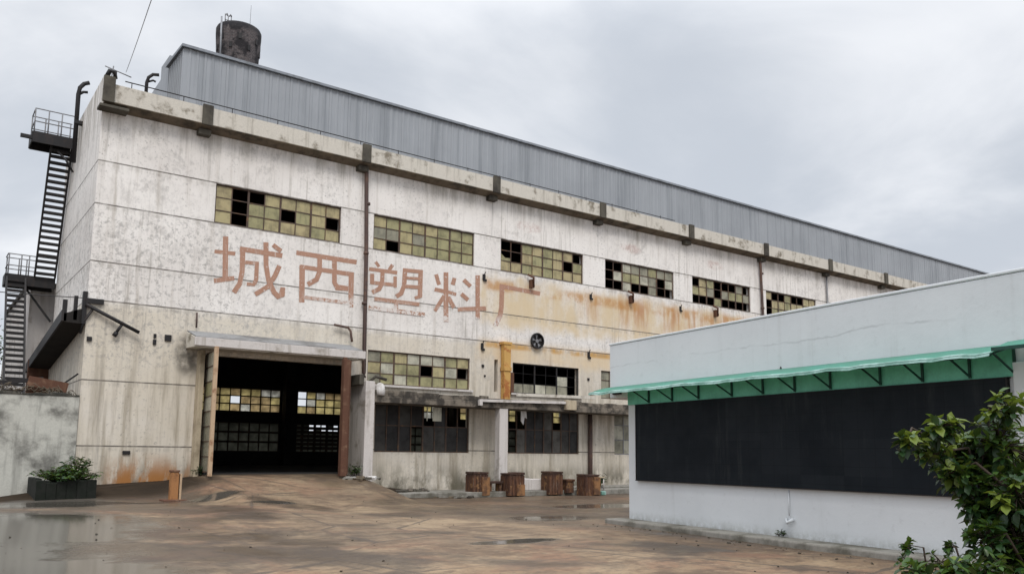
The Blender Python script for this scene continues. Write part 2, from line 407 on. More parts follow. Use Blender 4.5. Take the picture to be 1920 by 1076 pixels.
def board_mat():
    g = G('black_display_modules'); x, y, z = g.xyz()
    cy = g.m('FRACT', g.m('DIVIDE', y, .32)); cz = g.m('FRACT', g.m('DIVIDE', z, .32))
    ln = g.m('MAXIMUM', g.m('COMPARE', cy, .5, .012), g.m('COMPARE', cz, .5, .012))
    a = g.noise(.9, 4, .6)
    c = g.mix(g.sm(a, .35, .65), (.006, .009, .013), (.010, .0135, .018))
    wn = g.n('ShaderNodeTexWhiteNoise', noise_dimensions='2D'); cv = g.n('ShaderNodeCombineXYZ'); g.put(cv.inputs[0], g.m('FLOOR', g.m('DIVIDE', g.m('ADD', y, .16), .96))); g.put(cv.inputs[1], g.m('FLOOR', g.m('DIVIDE', z, .64))); g.put(wn.inputs['Vector'], cv.outputs[0])
    c = g.mix(g.m('MULTIPLY', wn.outputs['Value'], .6), c, (.016, .020, .025))
    dst = g.noise(1., 6, .7, g.map((3, 3, .4)))
    c = g.mix(g.mul(g.sm(dst, .52, .72), .35), c, (.045, .05, .05))
    c = g.mix(g.m('MULTIPLY', ln, .5), c, (.004, .005, .006))
    return g.done(c, g.sm(g.noise(3, 4), .3, .7, .5, .65), 0, .12)
M['board'] = board_mat()
def awning_mat():
    g = G('green_translucent_sheet')
    a = g.noise(1.2, 5, .65)
    c = g.mix(g.sm(a, .35, .7), (.15, .50, .39), (.18, .44, .33))
    t = g.n('ShaderNodeBsdfTranslucent'); g.put(t.inputs[0], c)
    mx = g.n('ShaderNodeMixShader'); mx.inputs[0].default_value = .5
    g.nt.links.new(t.outputs[0], mx.inputs[1]); g.nt.links.new(g.bsdf.outputs[0], mx.inputs[2])
    g.done(c, .35, 0, .5)
    out = [n for n in g.nt.nodes if n.type == 'OUTPUT_MATERIAL'][0]
    g.nt.links.new(mx.outputs[0], out.inputs[0])
    return g.mat
M['awning'] = awning_mat()
M['awning_glow'] = dirty('green_lit_wall_strip', (.19, .58, .43), (.13, .42, .30), .5, 1.5, .45, .7)  # green light falling through the awning, put into a colour
M['awning_trim'] = dirty('pale_teal_trim', (.30, .46, .42), (.12, .26, .21), .5, 2.5, .42, .62)
M['green_steel'] = dirty('green_painted_steel', (.012, .06, .045), (.012, .03, .025), .55, 3, .45, .7, bump=0)
M['fence'] = dirty('streaked_boundary_render', (.53, .52, .465), (.13, .125, .11), .9, 1.0, .44, .68)
M['fence_top'] = dirty('blackened_coping', (.12, .11, .09), (.03, .03, .025), .95, 4, .4, .6)
M['moss_brick'] = dirty('mossy_black_brick', (.012, .013, .010), (.006, .009, .005), .95, 5, .4, .6)
M['kerb'] = dirty('pale_concrete_apron', (.27, .255, .225), (.10, .092, .07), .85, 1.4, .42, .65)
def crate_mat():
    g = G('rusty_brown_wood'); x, y, z = g.xyz()
    oi = g.n('ShaderNodeObjectInfo').outputs['Random']
    a = g.noise(3, 6, .7, g.map((3, 3, .7))); b = g.noise(2.2, 6, .7)
    c = g.mix(g.sm(a, .36, .62), (.125, .058, .030), (.05, .024, .017))
    c = g.mix(g.sm(b, .54, .64), c, (.24, .13, .055))
    c = g.mix(g.m('MULTIPLY', g.sm(g.noise(4, 5, .7, g.map((4, 4, .4), (3, 3, 3))), .58, .66), .6), c, (.30, .26, .21))
    c = g.mix(g.m('MULTIPLY', g.sm(z, .68, .84), .8), c, (.045, .024, .018))
    g.bump(a, .5, .02)
    return g.done(c, .85, 0, .3)
M['crate'] = crate_mat()
M['crate_face'] = dirty('rusty_tan_face', (.27, .135, .055), (.09, .045, .026), .85, 3.5, .42, .62)
M['crate_dark'] = dirty('dark_brown_lid', (.05, .027, .02), (.10, .05, .03), .9, 4)
def brick_mat():
    g = G('dark_weathered_brick'); x, y, z = g.xyz()
    an = g.m('ARCTAN2', g.m('SUBTRACT', y, 46.), g.m('SUBTRACT', x, 13.76))
    cb = g.n('ShaderNodeCombineXYZ'); g.put(cb.inputs[0], g.m('MULTIPLY', an, 1.24)); g.put(cb.inputs[1], z)
    br = g.n('ShaderNodeTexBrick'); g.put(br.inputs['Vector'], cb.outputs[0])
    br.inputs['Scale'].default_value = 1.; br.inputs['Brick Width'].default_value = .26; br.inputs['Row Height'].default_value = .085; br.inputs['Mortar Size'].default_value = .009
    br.inputs['Color1'].default_value = (.10, .08, .078, 1); br.inputs['Color2'].default_value = (.062, .053, .054, 1); br.inputs['Mortar'].default_value = (.15, .14, .14, 1)
    a = g.noise(1.6, 6, .7)
    c = g.mix(g.sm(a, .44, .6), br.outputs[0], (.022, .02, .022))
    c = g.mix(g.m('MULTIPLY', g.sm(z, 25.1, 25.45), .8), c, (.025, .025, .028))
    b = g.noise(2.4, 5, .7, g.map((1, 1, .6), (4, 4, 4)))
    c = g.mix(g.m('MULTIPLY', g.sm(b, .56, .66), .7), c, (.16, .14, .135))
    g.bump(a, .4, .03)
    return g.done(c, .9, 0, .3)
M['brick'] = brick_mat()
def leaf_mat(name, c1, c2, tr=.35):
    g = G(name)
    oi = g.n('ShaderNodeObjectInfo')
    a = g.noise(2.2, 3, .6); b = g.noise(14, 2, .5)
    c = g.mix(g.sm(b, .3, .7), g.mix(g.sm(a, .35, .65), c1, c2), c1)
    t = g.n('ShaderNodeBsdfTranslucent'); g.put(t.inputs[0], g.mix(.5, c, (.20, .26, .02)))
    mx = g.n('ShaderNodeMixShader'); mx.inputs[0].default_value = 1-tr
    g.nt.links.new(t.outputs[0], mx.inputs[1]); g.nt.links.new(g.bsdf.outputs[0], mx.inputs[2])
    g.done(c, .38, 0, .4)
    out = [n for n in g.nt.nodes if n.type == 'OUTPUT_MATERIAL'][0]
    g.nt.links.new(mx.outputs[0], out.inputs[0])
    return g.mat
M['leaf_dark'] = leaf_mat('dark_green_leaf', (.016, .045, .014), (.028, .062, .016), .12)
M['leaf_mid'] = leaf_mat('mid_green_leaf', (.048, .105, .02), (.07, .13, .025), .28)
M['leaf_lime'] = leaf_mat('young_lime_leaf', (.15, .20, .03), (.10, .16, .025), .3)
M['bark'] = dirty('brown_bark', (.05, .035, .025), (.03, .022, .016), .9, 6)
M['dry'] = dirty('dry_twigs', (.14, .11, .075), (.06, .05, .035), .9, 6)
M['white_scrap'] = dirty('white_scrap', (.70, .68, .66), (.38, .35, .32), .7, 3)
M['cable'] = dirty('black_cable', (.03, .03, .032), (.05, .05, .05), .6, 3, bump=0)
M['pale_wire'] = dirty('pale_wire', (.30, .31, .33), (.22, .22, .23), .6, 3, bump=0)

# ================================================================== ground
def lerp_tab(t, x):
    if x <= t[0][0]: return t[0][1]
    for (a, b), (c, d) in zip(t, t[1:]):
        if x <= c: return b + (d-b)*(x-a)/(c-a)
    return t[-1][1]
def sstep(a, b, x):
    t = min(1, max(0, (x-a)/(b-a))); return t*t*(3-2*t)
FOOT = [(-20, .12), (2.0, .20), (4.2, .52), (6.8, .66), (7.9, .84), (12.9, .84), (14.3, .38), (16, .18), (18, .05), (24, -.06), (60, -.06)]
def gz(x, y):
    left = (1 - sstep(7.0, 10.5, x))*.20
    if y > 28.05: k = 1 - sstep(28.05, 28.5, y)
    else:
        gate = sstep(6.0, 8.2, x)*(1 - sstep(13.0, 14.6, x))
        k = sstep(25.4 - 4.0*gate, 27.9, y)
    h = left*sstep(13, 22, y)*(1 - (sstep(28.05, 28.5, y) if y > 28.05 else 0)) + (lerp_tab(FOOT, x) - left)*k
    h += .012*math.sin(x*1.3+y*.4)*math.sin(y*.9-x*.3)*(1 - sstep(25, 27, y))
    return h
def axis(lo, hi, dlo, dhi, st):
    a = []; t = dlo
    while t <= dhi + 1e-6: a.append(round(t, 3)); t += st
    g = st
    while a[-1] < hi: g *= 1.6; a.append(min(hi, a[-1]+g))
    g = st
    while a[0] > lo: g *= 1.6; a.insert(0, max(lo, a[0]-g))
    return a
xs = axis(-420, 420, -8, 30, .4); ys = axis(-420, 420, 2, 29.2, .4)
b = MB(); nv = len(xs)
b.add([(x, y, gz(x, y)) for y in ys for x in xs],
      [(j*nv+i, j*nv+i+1, (j+1)*nv+i+1, (j+1)*nv+i) for j in range(len(ys)-1) for i in range(nv-1)], 0, True)
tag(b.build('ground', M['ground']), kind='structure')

# ================================================================== main factory building
fac = thing('factory_building', (4.25, 28, 0), 'long derelict white factory hall with broken window bands and faded red lettering on its wall', 'factory')
W0 = [7.9 + 5.92*k for k in range(17)]            # left edges of the high windows
UP = [(x, x+4.58, 9.25, 10.60) for x in W0]
GATE = (7.86, 12.9, .3, 4.75)
MIDW = [(13.75, 18.28, 4.13, 5.40), (20.42, 24.06, 4.13, 5.40)] + [(25.38+5.92*k, 29.95+5.92*k, 4.13, 5.40) for k in range(4)]
LOW = [(14.12, 18.30, 1.63, 3.62), (20.22, 24.06, 1.63, 3.62), (26.18, 29.95, 1.63, 3.62)]
SLOTS = [(19.48, 19.66, 4.13, 5.46), (20.18, 20.36, 4.13, 4.95)]
FANH = (21.44, 21.84, 6.21, 6.61)
b = MB(); b.wall(4.25, 110, -.2, 12.7, 28.0, 28.28, UP + [GATE] + MIDW + LOW + SLOTS + [FANH])
b.build('front_wall', M['facade'], fac)
# end wall with its raised parapet
b = MB(); b.prism([(4.25, 28.0, -.2), (4.25, 35.2, -.2), (4.25, 35.2, 12.6), (4.25, 33.2, 13.42), (4.25, 28.0, 13.42)], (.28, 0, 0))
# keep the corner a clean butt joint: the end wall's thickness sits behind the front wall
for i in range(len(b.v)):
    x, y, z = b.v[i]
    if y == 28.0: b.v[i] = (x + (.003 if x == 4.25 else 0) - .003, 28.281 if False else 28.0, z)
b.v = [(x-.004, y+(.283 if y == 28.0 else 0), z) for x, y, z in b.v]
b.box(4.246, 4.52, 28.0, 28.283, 12.70, 13.42)
b.build('end_wall', M['facade'], fac)
# interior shell
b = MB()
b.box(4.6, 8.1, 28.3, 35.1, .2, .852); b.box(8.102, 110, 28.3, 46.0, .2, .852)
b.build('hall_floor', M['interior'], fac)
BW = []
for k in range(8):
    x = 12.7 + 5.55*k
    BW += [(x, x+4.55, 3.78, 5.08), (x, x+4.55, 1.6, 3.2)]
b = MB(); b.wall(7.82, 110, 0, 12.6, 46.0, 46.3, BW)
b.box(4.53, 4.8, 28.3, 34.9, .86, 12.6); b.box(4.53, 8.1, 34.902, 35.15, .3, 12.6); b.box(7.82, 8.1, 35.152, 45.98, .3, 12.6)
b.box(109.5, 109.8, 28.3, 45.98, .86, 12.6)
for k in range(12):                                                # roof columns of the hall
    b.box(11.75+5.55*k, 12.25+5.55*k, 45.3, 45.9, .855, 12.55)
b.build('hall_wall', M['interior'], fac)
b = MB(); b.box(4.54, 8.0, 28.29, 35.15, 12.62, 12.8); b.box(8.002, 110, 28.29, 46.3, 12.62, 12.8)
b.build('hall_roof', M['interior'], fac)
# roof-edge gutter box
b = MB()
b.prism([(4.22, 27.55, 12.42), (4.22, 27.55, 13.0), (4.22, 27.70, 13.0), (4.22, 27.70, 12.95), (4.22, 27.997, 12.95), (4.22, 27.997, 12.30)], (105.7, 0, 0))
b.build('gutter', M['gutter'], fac)
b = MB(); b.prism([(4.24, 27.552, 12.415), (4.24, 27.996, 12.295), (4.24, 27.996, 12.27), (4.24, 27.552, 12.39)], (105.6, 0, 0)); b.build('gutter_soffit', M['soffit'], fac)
for k in range(17):                                                # joint blocks on the gutter
    x = (7.36 if k == 0 else 13.2 + 5.95*(k-1)); w = .17
    b = MB(); b.prism([(x-w, 27.46, 12.36), (x-w, 27.46, 13.06), (x-w, 27.548, 13.06), (x-w, 27.548, 12.36)], (2*w, 0, 0))
    b.box(x-w*1.2, x+w*1.2, 27.72, 27.995, 12.10, 12.295)
    b.build('gutter_bracket', M['dark_concrete'], fac, .01)
b = MB(); b.box(4.16, 4.50, 27.45, 27.548, 12.36, 13.2); b.box(4.1, 4.95, 27.5, 27.99, 12.2, 12.29); b.build('gutter_bracket', M['dark_concrete'], fac, .01)
b = MB(); b.tube([(4.25, 27.6, 13.2), (4.32, 27.55, 13.4), (4.46, 27.52, 13.38), (4.48, 27.52, 13.18)], .075, 10); b.build('vent_elbow', M['black_steel'], fac)
# roof-edge safety rail
b = MB()
b.tube([(4.8, 27.66, 13.22), (9, 27.66, 13.2), (16, 27.66, 13.16), (30, 27.66, 13.12)], .018, 6)
x = 5.0
while x < 30: b.tube([(x, 27.66, 12.98), (x, 27.66, 13.20)], .014, 5); x += 1.6
b.build('roof_rail', M['black_steel'], fac)
b = MB(); b.tube([(5.46, 27.8, 12.9), (5.46, 27.8, 13.42), (5.5, 27.78, 13.6), (5.62, 27.74, 13.72), (5.8, 27.7, 13.74)], .055, 8)
b.tube([(5.48, 27.8, 13.45), (5.64, 27.76, 13.53), (5.72, 27.75, 13.5)], .035, 8); b.build('roof_hook', M['black_steel'], fac)
b = MB(); b.tube([(4.07, 31.9, 11.6), (4.05, 31.9, 14.1), (4.08, 31.88, 14.35), (4.2, 31.86, 14.52), (4.36, 31.85, 14.6)], .075, 8)
b.tube([(4.06, 31.9, 14.1), (4.2, 31.88, 14.22), (4.34, 31.86, 14.24)], .05, 8); b.box(4.0, 4.3, 31.8, 32.0, 13.0, 13.12); b.build('roof_hook', M['black_steel'], fac)
b = MB(); b.tube([(4.5, 28.4, 13.4), (4.55, 28.4, 13.95)], .02, 6); b.tube([(4.3, 28.4, 13.88), (5.1, 28.4, 13.72)], .018, 6); b.build('roof_aerial', M['grey_steel'], fac)
# raised grey sheet-metal monitor on the roof
def ribbed(b, x0, x1, y, z0, z1, pitch=.30, dep=.022):
    V = []; F = []; x = x0
    prof = [(0, 0), (.55, 0), (.65, -1), (.9, -1)]
    pts = []
    while x < x1:
        for (u, d) in prof: pts.append((min(x + u*pitch, x1), d*dep))
        x += pitch
    pts.append((x1, 0))
    for (px, d) in pts: V += [(px, y+d, z0), (px, y+d, z1)]
    for i in range(len(pts)-1): F.append((2*i, 2*i+2, 2*i+3, 2*i+1))
    b.add(V, F)
b = MB(); ribbed(b, 7.78, 110, 33.0, 12.8, 17.45)
b.quad((7.78, 33.0, 12.8), (7.78, 33.0, 17.45), (7.78, 35.3, 17.55), (7.78, 35.3, 12.8))
b.quad((7.78, 35.3, 17.55), (110, 35.3, 17.55), (110, 35.3, 12.8), (7.78, 35.3, 12.8))
b.quad((110, 33.0, 12.8), (110, 35.3, 12.8), (110, 35.3, 17.55), (110, 33, 17.45))
x = 33.0
while x < 35.2: b.box(7.73, 7.778, x, x+.07, 12.8, 17.4); x += .28
b.build('roof_monitor', M['clad'], fac)
b = MB(); b.prism([(7.66, 32.86, 17.452), (7.66, 32.86, 17.56), (7.66, 35.5, 17.70), (7.66, 35.5, 17.56), ], (102.4, 0, 0))
b.build('monitor_capping', dirty('grey_capping', (.25, .27, .30), (.15, .16, .17), .5, 1.5), fac)
b = MB(); b.box(7.80, 60, 35.51, 36.9, 12.8, 18.15); b.prism([(7.81, 36.902, 12.8), (7.81, 39.5, 12.8), (7.81, 39.5, 17.4), (7.81, 38.6, 17.55), (7.81, 37.0, 17.6), (7.81, 36.902, 17.6)], (52, 0, 0))
b.build('rear_monitor', M['clad'], fac)
# little sheet hut beside it, lower
# painted lettering, five characters
CH = [[[[[8.22,8.8],[8.28,7.32]],[[8.4,8.83],[8.46,7.35]]],[[[7.96,8.18],[8.66,8.2]],[[7.97,8.31],[8.67,8.34]]],[[[8.02,7.17],[8.69,7.35]],[[7.99,7.32],[8.66,7.5]]],[[[8.8,8.38],[10.3,8.36]],[[8.82,8.55],[10.32,8.54]]],[[[8.82,8.47],[8.84,7.68],[8.79,7.29],[8.61,6.97]],[[9.0,8.49],[9.01,7.69],[8.95,7.24],[8.76,6.89]]],[[[9.01,7.96],[9.48,7.98]],[[9.02,8.09],[9.49,8.11]]],[[[9.35,8.06],[9.35,7.47],[9.3,7.33]],[[9.49,8.08],[9.5,7.48],[9.43,7.29]]],[[[9.11,7.22],[9.4,7.24]],[[9.11,7.34],[9.4,7.36]]],[[[9.61,8.82],[9.66,7.99],[9.78,7.46],[10.0,7.05],[10.2,6.88],[10.46,7.01],[10.47,7.32]],[[9.79,8.85],[9.83,8.03],[9.94,7.53],[10.15,7.16],[10.25,7.08],[10.25,7.09],[10.3,7.32]]],[[[10.14,8.1],[10.0,7.73],[9.79,7.34],[9.37,7.02]],[[10.3,8.05],[10.16,7.67],[9.91,7.23],[9.46,6.89]]],[[[9.91,8.72],[10.21,8.53]],[[10.0,8.85],[10.3,8.67]]]],[[[[10.81,8.55],[13.15,8.54]],[[10.82,8.72],[13.18,8.72]]],[[[10.95,8.2],[11.0,6.86]],[[11.16,8.23],[11.2,6.88]]],[[[10.98,8.07],[13.05,8.06]],[[10.99,8.23],[13.07,8.23]]],[[[12.86,8.16],[12.89,6.9]],[[13.07,8.18],[13.09,6.92]]],[[[11.19,7.0],[13.0,6.99]],[[11.21,7.13],[13.01,7.12]]],[[[11.61,8.61],[11.63,8.07],[11.54,7.82],[11.24,7.61]],[[11.79,8.63],[11.81,8.07],[11.69,7.71],[11.34,7.47]]],[[[12.18,8.6],[12.22,7.73],[12.37,7.47],[12.86,7.5]],[[12.37,8.63],[12.4,7.77],[12.46,7.69],[12.87,7.68]]]],[[[[13.89,8.72],[14.04,8.55]],[[13.99,8.8],[14.15,8.63]]],[[[14.6,8.78],[14.46,8.56]],[[14.73,8.71],[14.59,8.5]]],[[[13.67,8.38],[14.86,8.39]],[[13.69,8.52],[14.88,8.54]]],[[[13.73,8.27],[13.74,7.88]],[[13.9,8.29],[13.91,7.9]]],[[[13.78,7.87],[14.83,7.91]],[[13.79,8.01],[14.84,8.05]]],[[[14.71,8.3],[14.73,7.87]],[[14.86,8.32],[14.87,7.89]]],[[[14.16,8.46],[14.15,7.97],[14.06,7.8],[13.8,7.64]],[[14.33,8.48],[14.33,7.96],[14.19,7.68],[13.88,7.5]]],[[[15.11,8.68],[15.09,8.01],[14.98,7.72],[14.8,7.6]],[[15.31,8.69],[15.28,8.01],[15.15,7.64],[14.91,7.47]]],[[[15.12,8.53],[15.98,8.58]],[[15.13,8.68],[15.99,8.73]]],[[[15.8,8.69],[15.79,7.62]],[[16.0,8.71],[15.99,7.63]]],[[[15.24,8.26],[15.86,8.3]],[[15.25,8.37],[15.87,8.42]]],[[[15.25,7.91],[15.87,7.95]],[[15.26,8.05],[15.88,8.09]]],[[[15.9,7.72],[15.64,7.63]],[[15.93,7.6],[15.68,7.52]]],[[[13.92,7.26],[15.86,7.27]],[[13.94,7.41],[15.88,7.42]]],[[[14.77,7.39],[14.78,6.99]],[[14.94,7.41],[14.96,7.01]]],[[[13.7,6.9],[16.12,6.89]],[[13.72,7.06],[16.13,7.05]]]],[[[[16.52,8.61],[16.67,8.2]],[[16.69,8.67],[16.84,8.27]]],[[[17.38,8.62],[17.29,8.33]],[[17.56,8.6],[17.48,8.3]]],[[[16.53,7.95],[17.14,7.91]],[[16.57,8.11],[17.17,8.07]]],[[[17.14,7.94],[17.54,7.88]],[[17.18,8.07],[17.58,8.01]]],[[[16.95,8.77],[16.99,6.77]],[[17.17,8.8],[17.22,6.79]]],[[[16.92,7.85],[16.5,7.2]],[[17.08,7.78],[16.65,7.13]]],[[[17.1,7.75],[17.39,7.34]],[[17.27,7.85],[17.56,7.44]]],[[[17.84,8.52],[18.18,8.3]],[[17.97,8.66],[18.31,8.43]]],[[[17.74,7.93],[18.08,7.72]],[[17.86,8.07],[18.2,7.86]]],[[[17.65,7.26],[19.03,7.45]],[[17.64,7.43],[19.02,7.63]]],[[[18.47,8.85],[18.51,7.05]],[[18.69,8.88],[18.72,7.07]]]],[[[[19.68,8.48],[21.83,8.41]],[[19.71,8.66],[21.87,8.6]]],[[[19.7,8.62],[19.68,7.66],[19.62,7.34],[19.38,6.89]],[[19.95,8.64],[19.92,7.68],[19.86,7.3],[19.6,6.82]]]]]
for L in CH:
    b = MB(); q = 0
    for l, r in L:
        y = 27.996 - .0011*q; q += 1
        n = len(l)
        b.add([(p[0], y, p[1]) for p in l] + [(p[0], y, p[1]) for p in r], [(i, n+i, n+i+1, i+1) for i in range(n-1)])
    b.build('painted_character', M['letter'], fac)

# ---- windows: steel lattice with the panes as its child
def window(x0, x1, z0, z1, y, nc, nr, gone=(), heavy=2, tints=(0, 0, 1, 1, 2, 3), fm=None, pm=None, half=(), bar=.022, seed=0, extra=()):
    rnd = random.Random(seed*97+int(x0*10))
    b = MB(); d0, d1 = y+.06, y+.11
    dx = (x1-x0)/nc; dz = (z1-z0)/nr
    b.box(x0, x1, d0, d1, z1-.045, z1); b.box(x0, x1, d0, d1, z0, z0+.04)
    b.box(x0, x0+.045, d0, d1, z0+.04, z1-.045); b.box(x1-.045, x1, d0, d1, z0+.04, z1-.045)
    for i in range(1, nc):
        w = .034 if (heavy and i % heavy == 0) else bar*.7
        b.box(x0+i*dx-w, x0+i*dx+w, d0+.003, d1-.003, z0+.041, z1-.046)
    for j in range(1, nr):
        b.box(x0+.046, x1-.046, d0+.008, d1-.008, z0+j*dz-bar*.75, z0+j*dz+bar*.75)
    f = b.build('window', fm or M['frame'], fac)
    p = MB()
    for i in range(nc):
        for j in range(nr):
            if (i, j) in gone: continue
            a0, a1 = x0+i*dx+.008, x0+(i+1)*dx-.008
            c1, c0 = z1-j*dz-.008, z1-(j+1)*dz+.008
            if (i, j) in half:                              # a broken pane: a jagged remnant
                t1, t2 = rnd.uniform(.2, .5), rnd.uniform(.4, .8)
                ty = d0+.025
                p.prism([(a0, ty, c0), (a1, ty, c0), (a1, ty, c0+(c1-c0)*t1), ((a0+a1)/2, ty, c0+(c1-c0)*t2*.4), (a0, ty, c0+(c1-c0)*t2)], (0, .005, 0), rnd.choice(tints))
                continue
            k = [rnd.uniform(-.009, .009) for _ in range(4)]
            ty = d0+.025
            p.add([(a0, ty+k[0], c0), (a1, ty+k[1], c0), (a1, ty+k[2], c1), (a0, ty+k[3], c1), (a0, ty+k[0]+.005, c0), (a1, ty+k[1]+.005, c0), (a1, ty+k[2]+.005, c1), (a0, ty+k[3]+.005, c1)],
                  [(0,1,2,3),(7,6,5,4),(0,4,5,1),(1,5,6,2),(2,6,7,3),(3,7,4,0)], rnd.choice(tints))
    p.build('pane', pm or M['pane'], f)
    return f
G_UP = [
 [(1,0),(1,1),(1,2),(2,0),(4,1),(7,1)],
 [(1,2)],
 [(0,0),(1,0),(1,1),(6,1),(7,0)],
 [(0,0),(0,1),(0,2),(1,0),(1,2),(3,2),(4,2),(6,1),(6,2),(7,2)],
 [(0,0),(0,2),(1,2),(2,2),(3,0),(4,0),(5,0),(4,2),(5,2),(6,2),(7,2),(7,0),(3,1)],
 [(0,1),(0,2),(1,0),(2,0),(4,0),(5,0),(6,2),(7,2)],
 [(0,0),(1,0),(0,1),(2,0),(4,1),(5,2)]]
TI = [(0, 0, 0, 1, 1, 3), (0, 1, 1, 2, 1, 0), (0, 1, 1, 3), (1, 2, 2, 4, 1), (1, 2, 3, 1), (1, 0, 3, 1), (1, 2, 3)]
for k, (x0, x1, z0, z1) in enumerate(UP[:9]):
    gone = G_UP[k] if k < len(G_UP) else [(random.randrange(8), random.randrange(3)) for _ in range(7)]
    half = [(1, 2)] if k == 2 else []
    if k == 2: gone = gone; half = [(0, 1)]
    window(x0, x1, z0, z1, 28.0, 8, 3, gone, 2, TI[k % 7], seed=k, half=half)
for k in range(9, 17):
    b = MB(); x0, x1, z0, z1 = UP[k]; b.box(x0, x1, 28.06, 28.1, z0, z1); b.build('window', M['pane'][1], fac)
window(*MIDW[0], 28.0, 8, 3, [(4,1),(7,1)], 2, (1, 2, 2, 1, 4, 0), seed=21)
window(*MIDW[1], 28.0, 6, 3, [(i, j) for i in range(6) for j in range(2) if (i, j) != (4, 1)] + [(5,2)], 2, (4, 4, 2), fm=M['black_steel'], seed=22, bar=.008)
for k in range(2, 6): window(*MIDW[k], 28.0, 8, 3, [(3,1),(5,0)], 2, (1, 2, 2), seed=30+k)
window(*LOW[0], 28.0, 8, 2, [(4,0),(3,1),(6,0),(7,0)], 2, (5, 6, 7, 5, 6), fm=M['frame'], seed=41, bar=.03)
window(*LOW[1], 28.0, 8, 2, [(0,0),(1,0),(0,1),(5,0)], 2, (5, 6, 7, 6), fm=M['frame'], seed=42, bar=.03)
window(*LOW[2], 28.0, 6, 3, [], 2, (2, 4, 4), fm=M['grey_steel'], seed=43, bar=.03)
for k, (x0, x1, z0, z1) in enumerate(BW):                           # far wall of the hall, seen through the gate
    if z0 > 3: window(x0, x1, z0, z1, 46.0, 8, 3, [(3, 1)] if k == 0 else ([(0, 0), (0, 1)] if k == 2 else []), 2, (0, 0, 1, 2), pm=M['frost'], seed=60+k, bar=.04)
    elif k == 3: window(x0, x1, z0, z1, 46.0, 12, 7, [(i, j) for i in range(2, 11) for j in (0, 1) if (i*3+j) % 5 != 0], 2, (3,), pm=M['frost'], seed=60+k, bar=.11)
    else: window(x0, x1, z0, z1, 46.0, 8, 3, [], 1, (3,), pm=M['frost'], seed=60+k, bar=.07)
b = MB(); b.box(13.6, 18.4, 27.90, 27.998, 4.05, 4.128); b.box(20.3, 24.2, 27.90, 27.998, 4.05, 4.128); b.build('window_sill', M['white_col'], fac)

# ---- downpipes
for px, zlo in ((13.48, 4.35), (37.0, 3.0)):
    b = MB(); b.tube([(px-.12, 27.84, 12.5), (px-.1, 27.86, 12.1), (px, 27.86, 9), (px+.06, 27.86, zlo+.15), (px+.06, 27.8, zlo)], .075, 10)
    z = zlo+.8
    while z < 12: b.tube([(px-.01, 27.86, z), (px-.01, 27.86, z+.09)], .1, 10); z += 1.9
    b.build('downpipe', M['pipe'], fac)
b = MB(); b.tube([(43.1, 27.9, 12.4), (43.1, 27.9, 5)], .05, 8); b.build('downpipe', M['grey_steel'], fac)
b = MB(); b.tube([(24.62, 27.88, 3.5), (24.62, 27.88, .1)], .10, 10); b.build('downpipe', M['pipe'], fac)
# ---- gate: canopy, side fins and two leaves swung open
b = MB(); b.prism([(7.22, 26.9, 4.86), (7.22, 26.9, 5.16), (7.22, 27.997, 5.46), (7.22, 27.997, 4.90)], (5.85, 0, 0))
b.build('gate_canopy', M['gutter'], fac, .015)
b = MB(); b.prism([(7.24, 26.895, 5.172), (7.24, 26.895, 5.20), (7.24, 27.99, 5.50), (7.24, 27.99, 5.472)], (5.78, 0, 0))
b.build('canopy_felt', dirty('grey_stained_screed', (.27, .27, .27), (.14, .135, .13), .9, 1.2), fac)
b = MB(); b.box(7.2, 13.1, 26.84, 26.897, 4.90, 5.17); b.build('canopy_fascia', M['white_col'], fac, .01)
b = MB(); b.tube([(7.5, 27.9, 5.6), (7.5, 27.93, 6.1)], .03, 6); b.build('conduit', M['pipe'], fac)
b = MB(); b.tube([(12.3, 27.85, 6.17), (12.85, 27.85, 6.12), (12.95, 27.85, 6.0), (12.95, 27.7, 5.6)], .045, 8); b.build('conduit', M['pipe'], fac)
b = MB(); b.box(7.60, 7.76, 27.6, 27.997, .3, 4.85); b.build('gate_pier', M['cream'], fac, .01)
b = MB(); b.box(13.10, 13.46, 26.75, 27.997, -.1, 4.12, 0)
b.build('gate_pier', M['white_col'], fac, .015)
b = MB(); b.box(12.92, 13.095, 26.9, 27.99, 4.0, 4.35); b.tube([(13.3, 26.9, 4.1), (13.5, 26.8, 4.3), (13.9, 26.75, 4.2)], .06, 6); b.build('pier_cap', M['dark_concrete'], fac)
def leaf(name, h, e, z0, z1, edge, tint, rows, cols):
    h, e = Vector((*h, 0)), Vector((*e, 0)); d = (e-h); nrm = Vector((-d.y, d.x, 0)).normalized()*.022
    at = lambda t, z: tuple(h + d*t + Vector((0, 0, z)))
    b = MB()
    for i in range(cols+1):
        t = i/cols
        b.bar(at(t, z0), at(t, z1), .03, .03)
    for j in range(rows+1):
        z = z0+(z1-z0)*j/rows
        b.bar(at(0, z), at(1, z), .03, .04)
    o = b.build(name, M['frame'], fac)
    p = MB(); rnd = random.Random(3)
    for i in range(cols):
        for j in range(rows):
            if rnd.random() < .07: continue
            q = [at(i/cols+.02, z0+(z1-z0)*(j+.03)/rows), at((i+1)/cols-.02, z0+(z1-z0)*(j+.03)/rows), at((i+1)/cols-.02, z0+(z1-z0)*(j+.97)/rows), at(i/cols+.02, z0+(z1-z0)*(j+.97)/rows)]
            p.prism(q, nrm*.3, rnd.choice(tint) if j > 2 else 2)
    p.build('pane', M['pane'], o)
    s = MB(); s.bar(at(1.03, z0-.12), at(1.03, z1+.1), .12, .12); s.build('edge_post', edge, o, .01)
    return o
leaf('gate_leaf', (7.90, 27.95), (7.74, 26.4), .95, 4.75, M['pale_rust'], (2, 1, 3, 4), 8, 1)
leaf('gate_leaf', (12.86, 27.95), (12.18, 26.55), .95, 4.75, M['rust'], (5, 2), 8, 2)
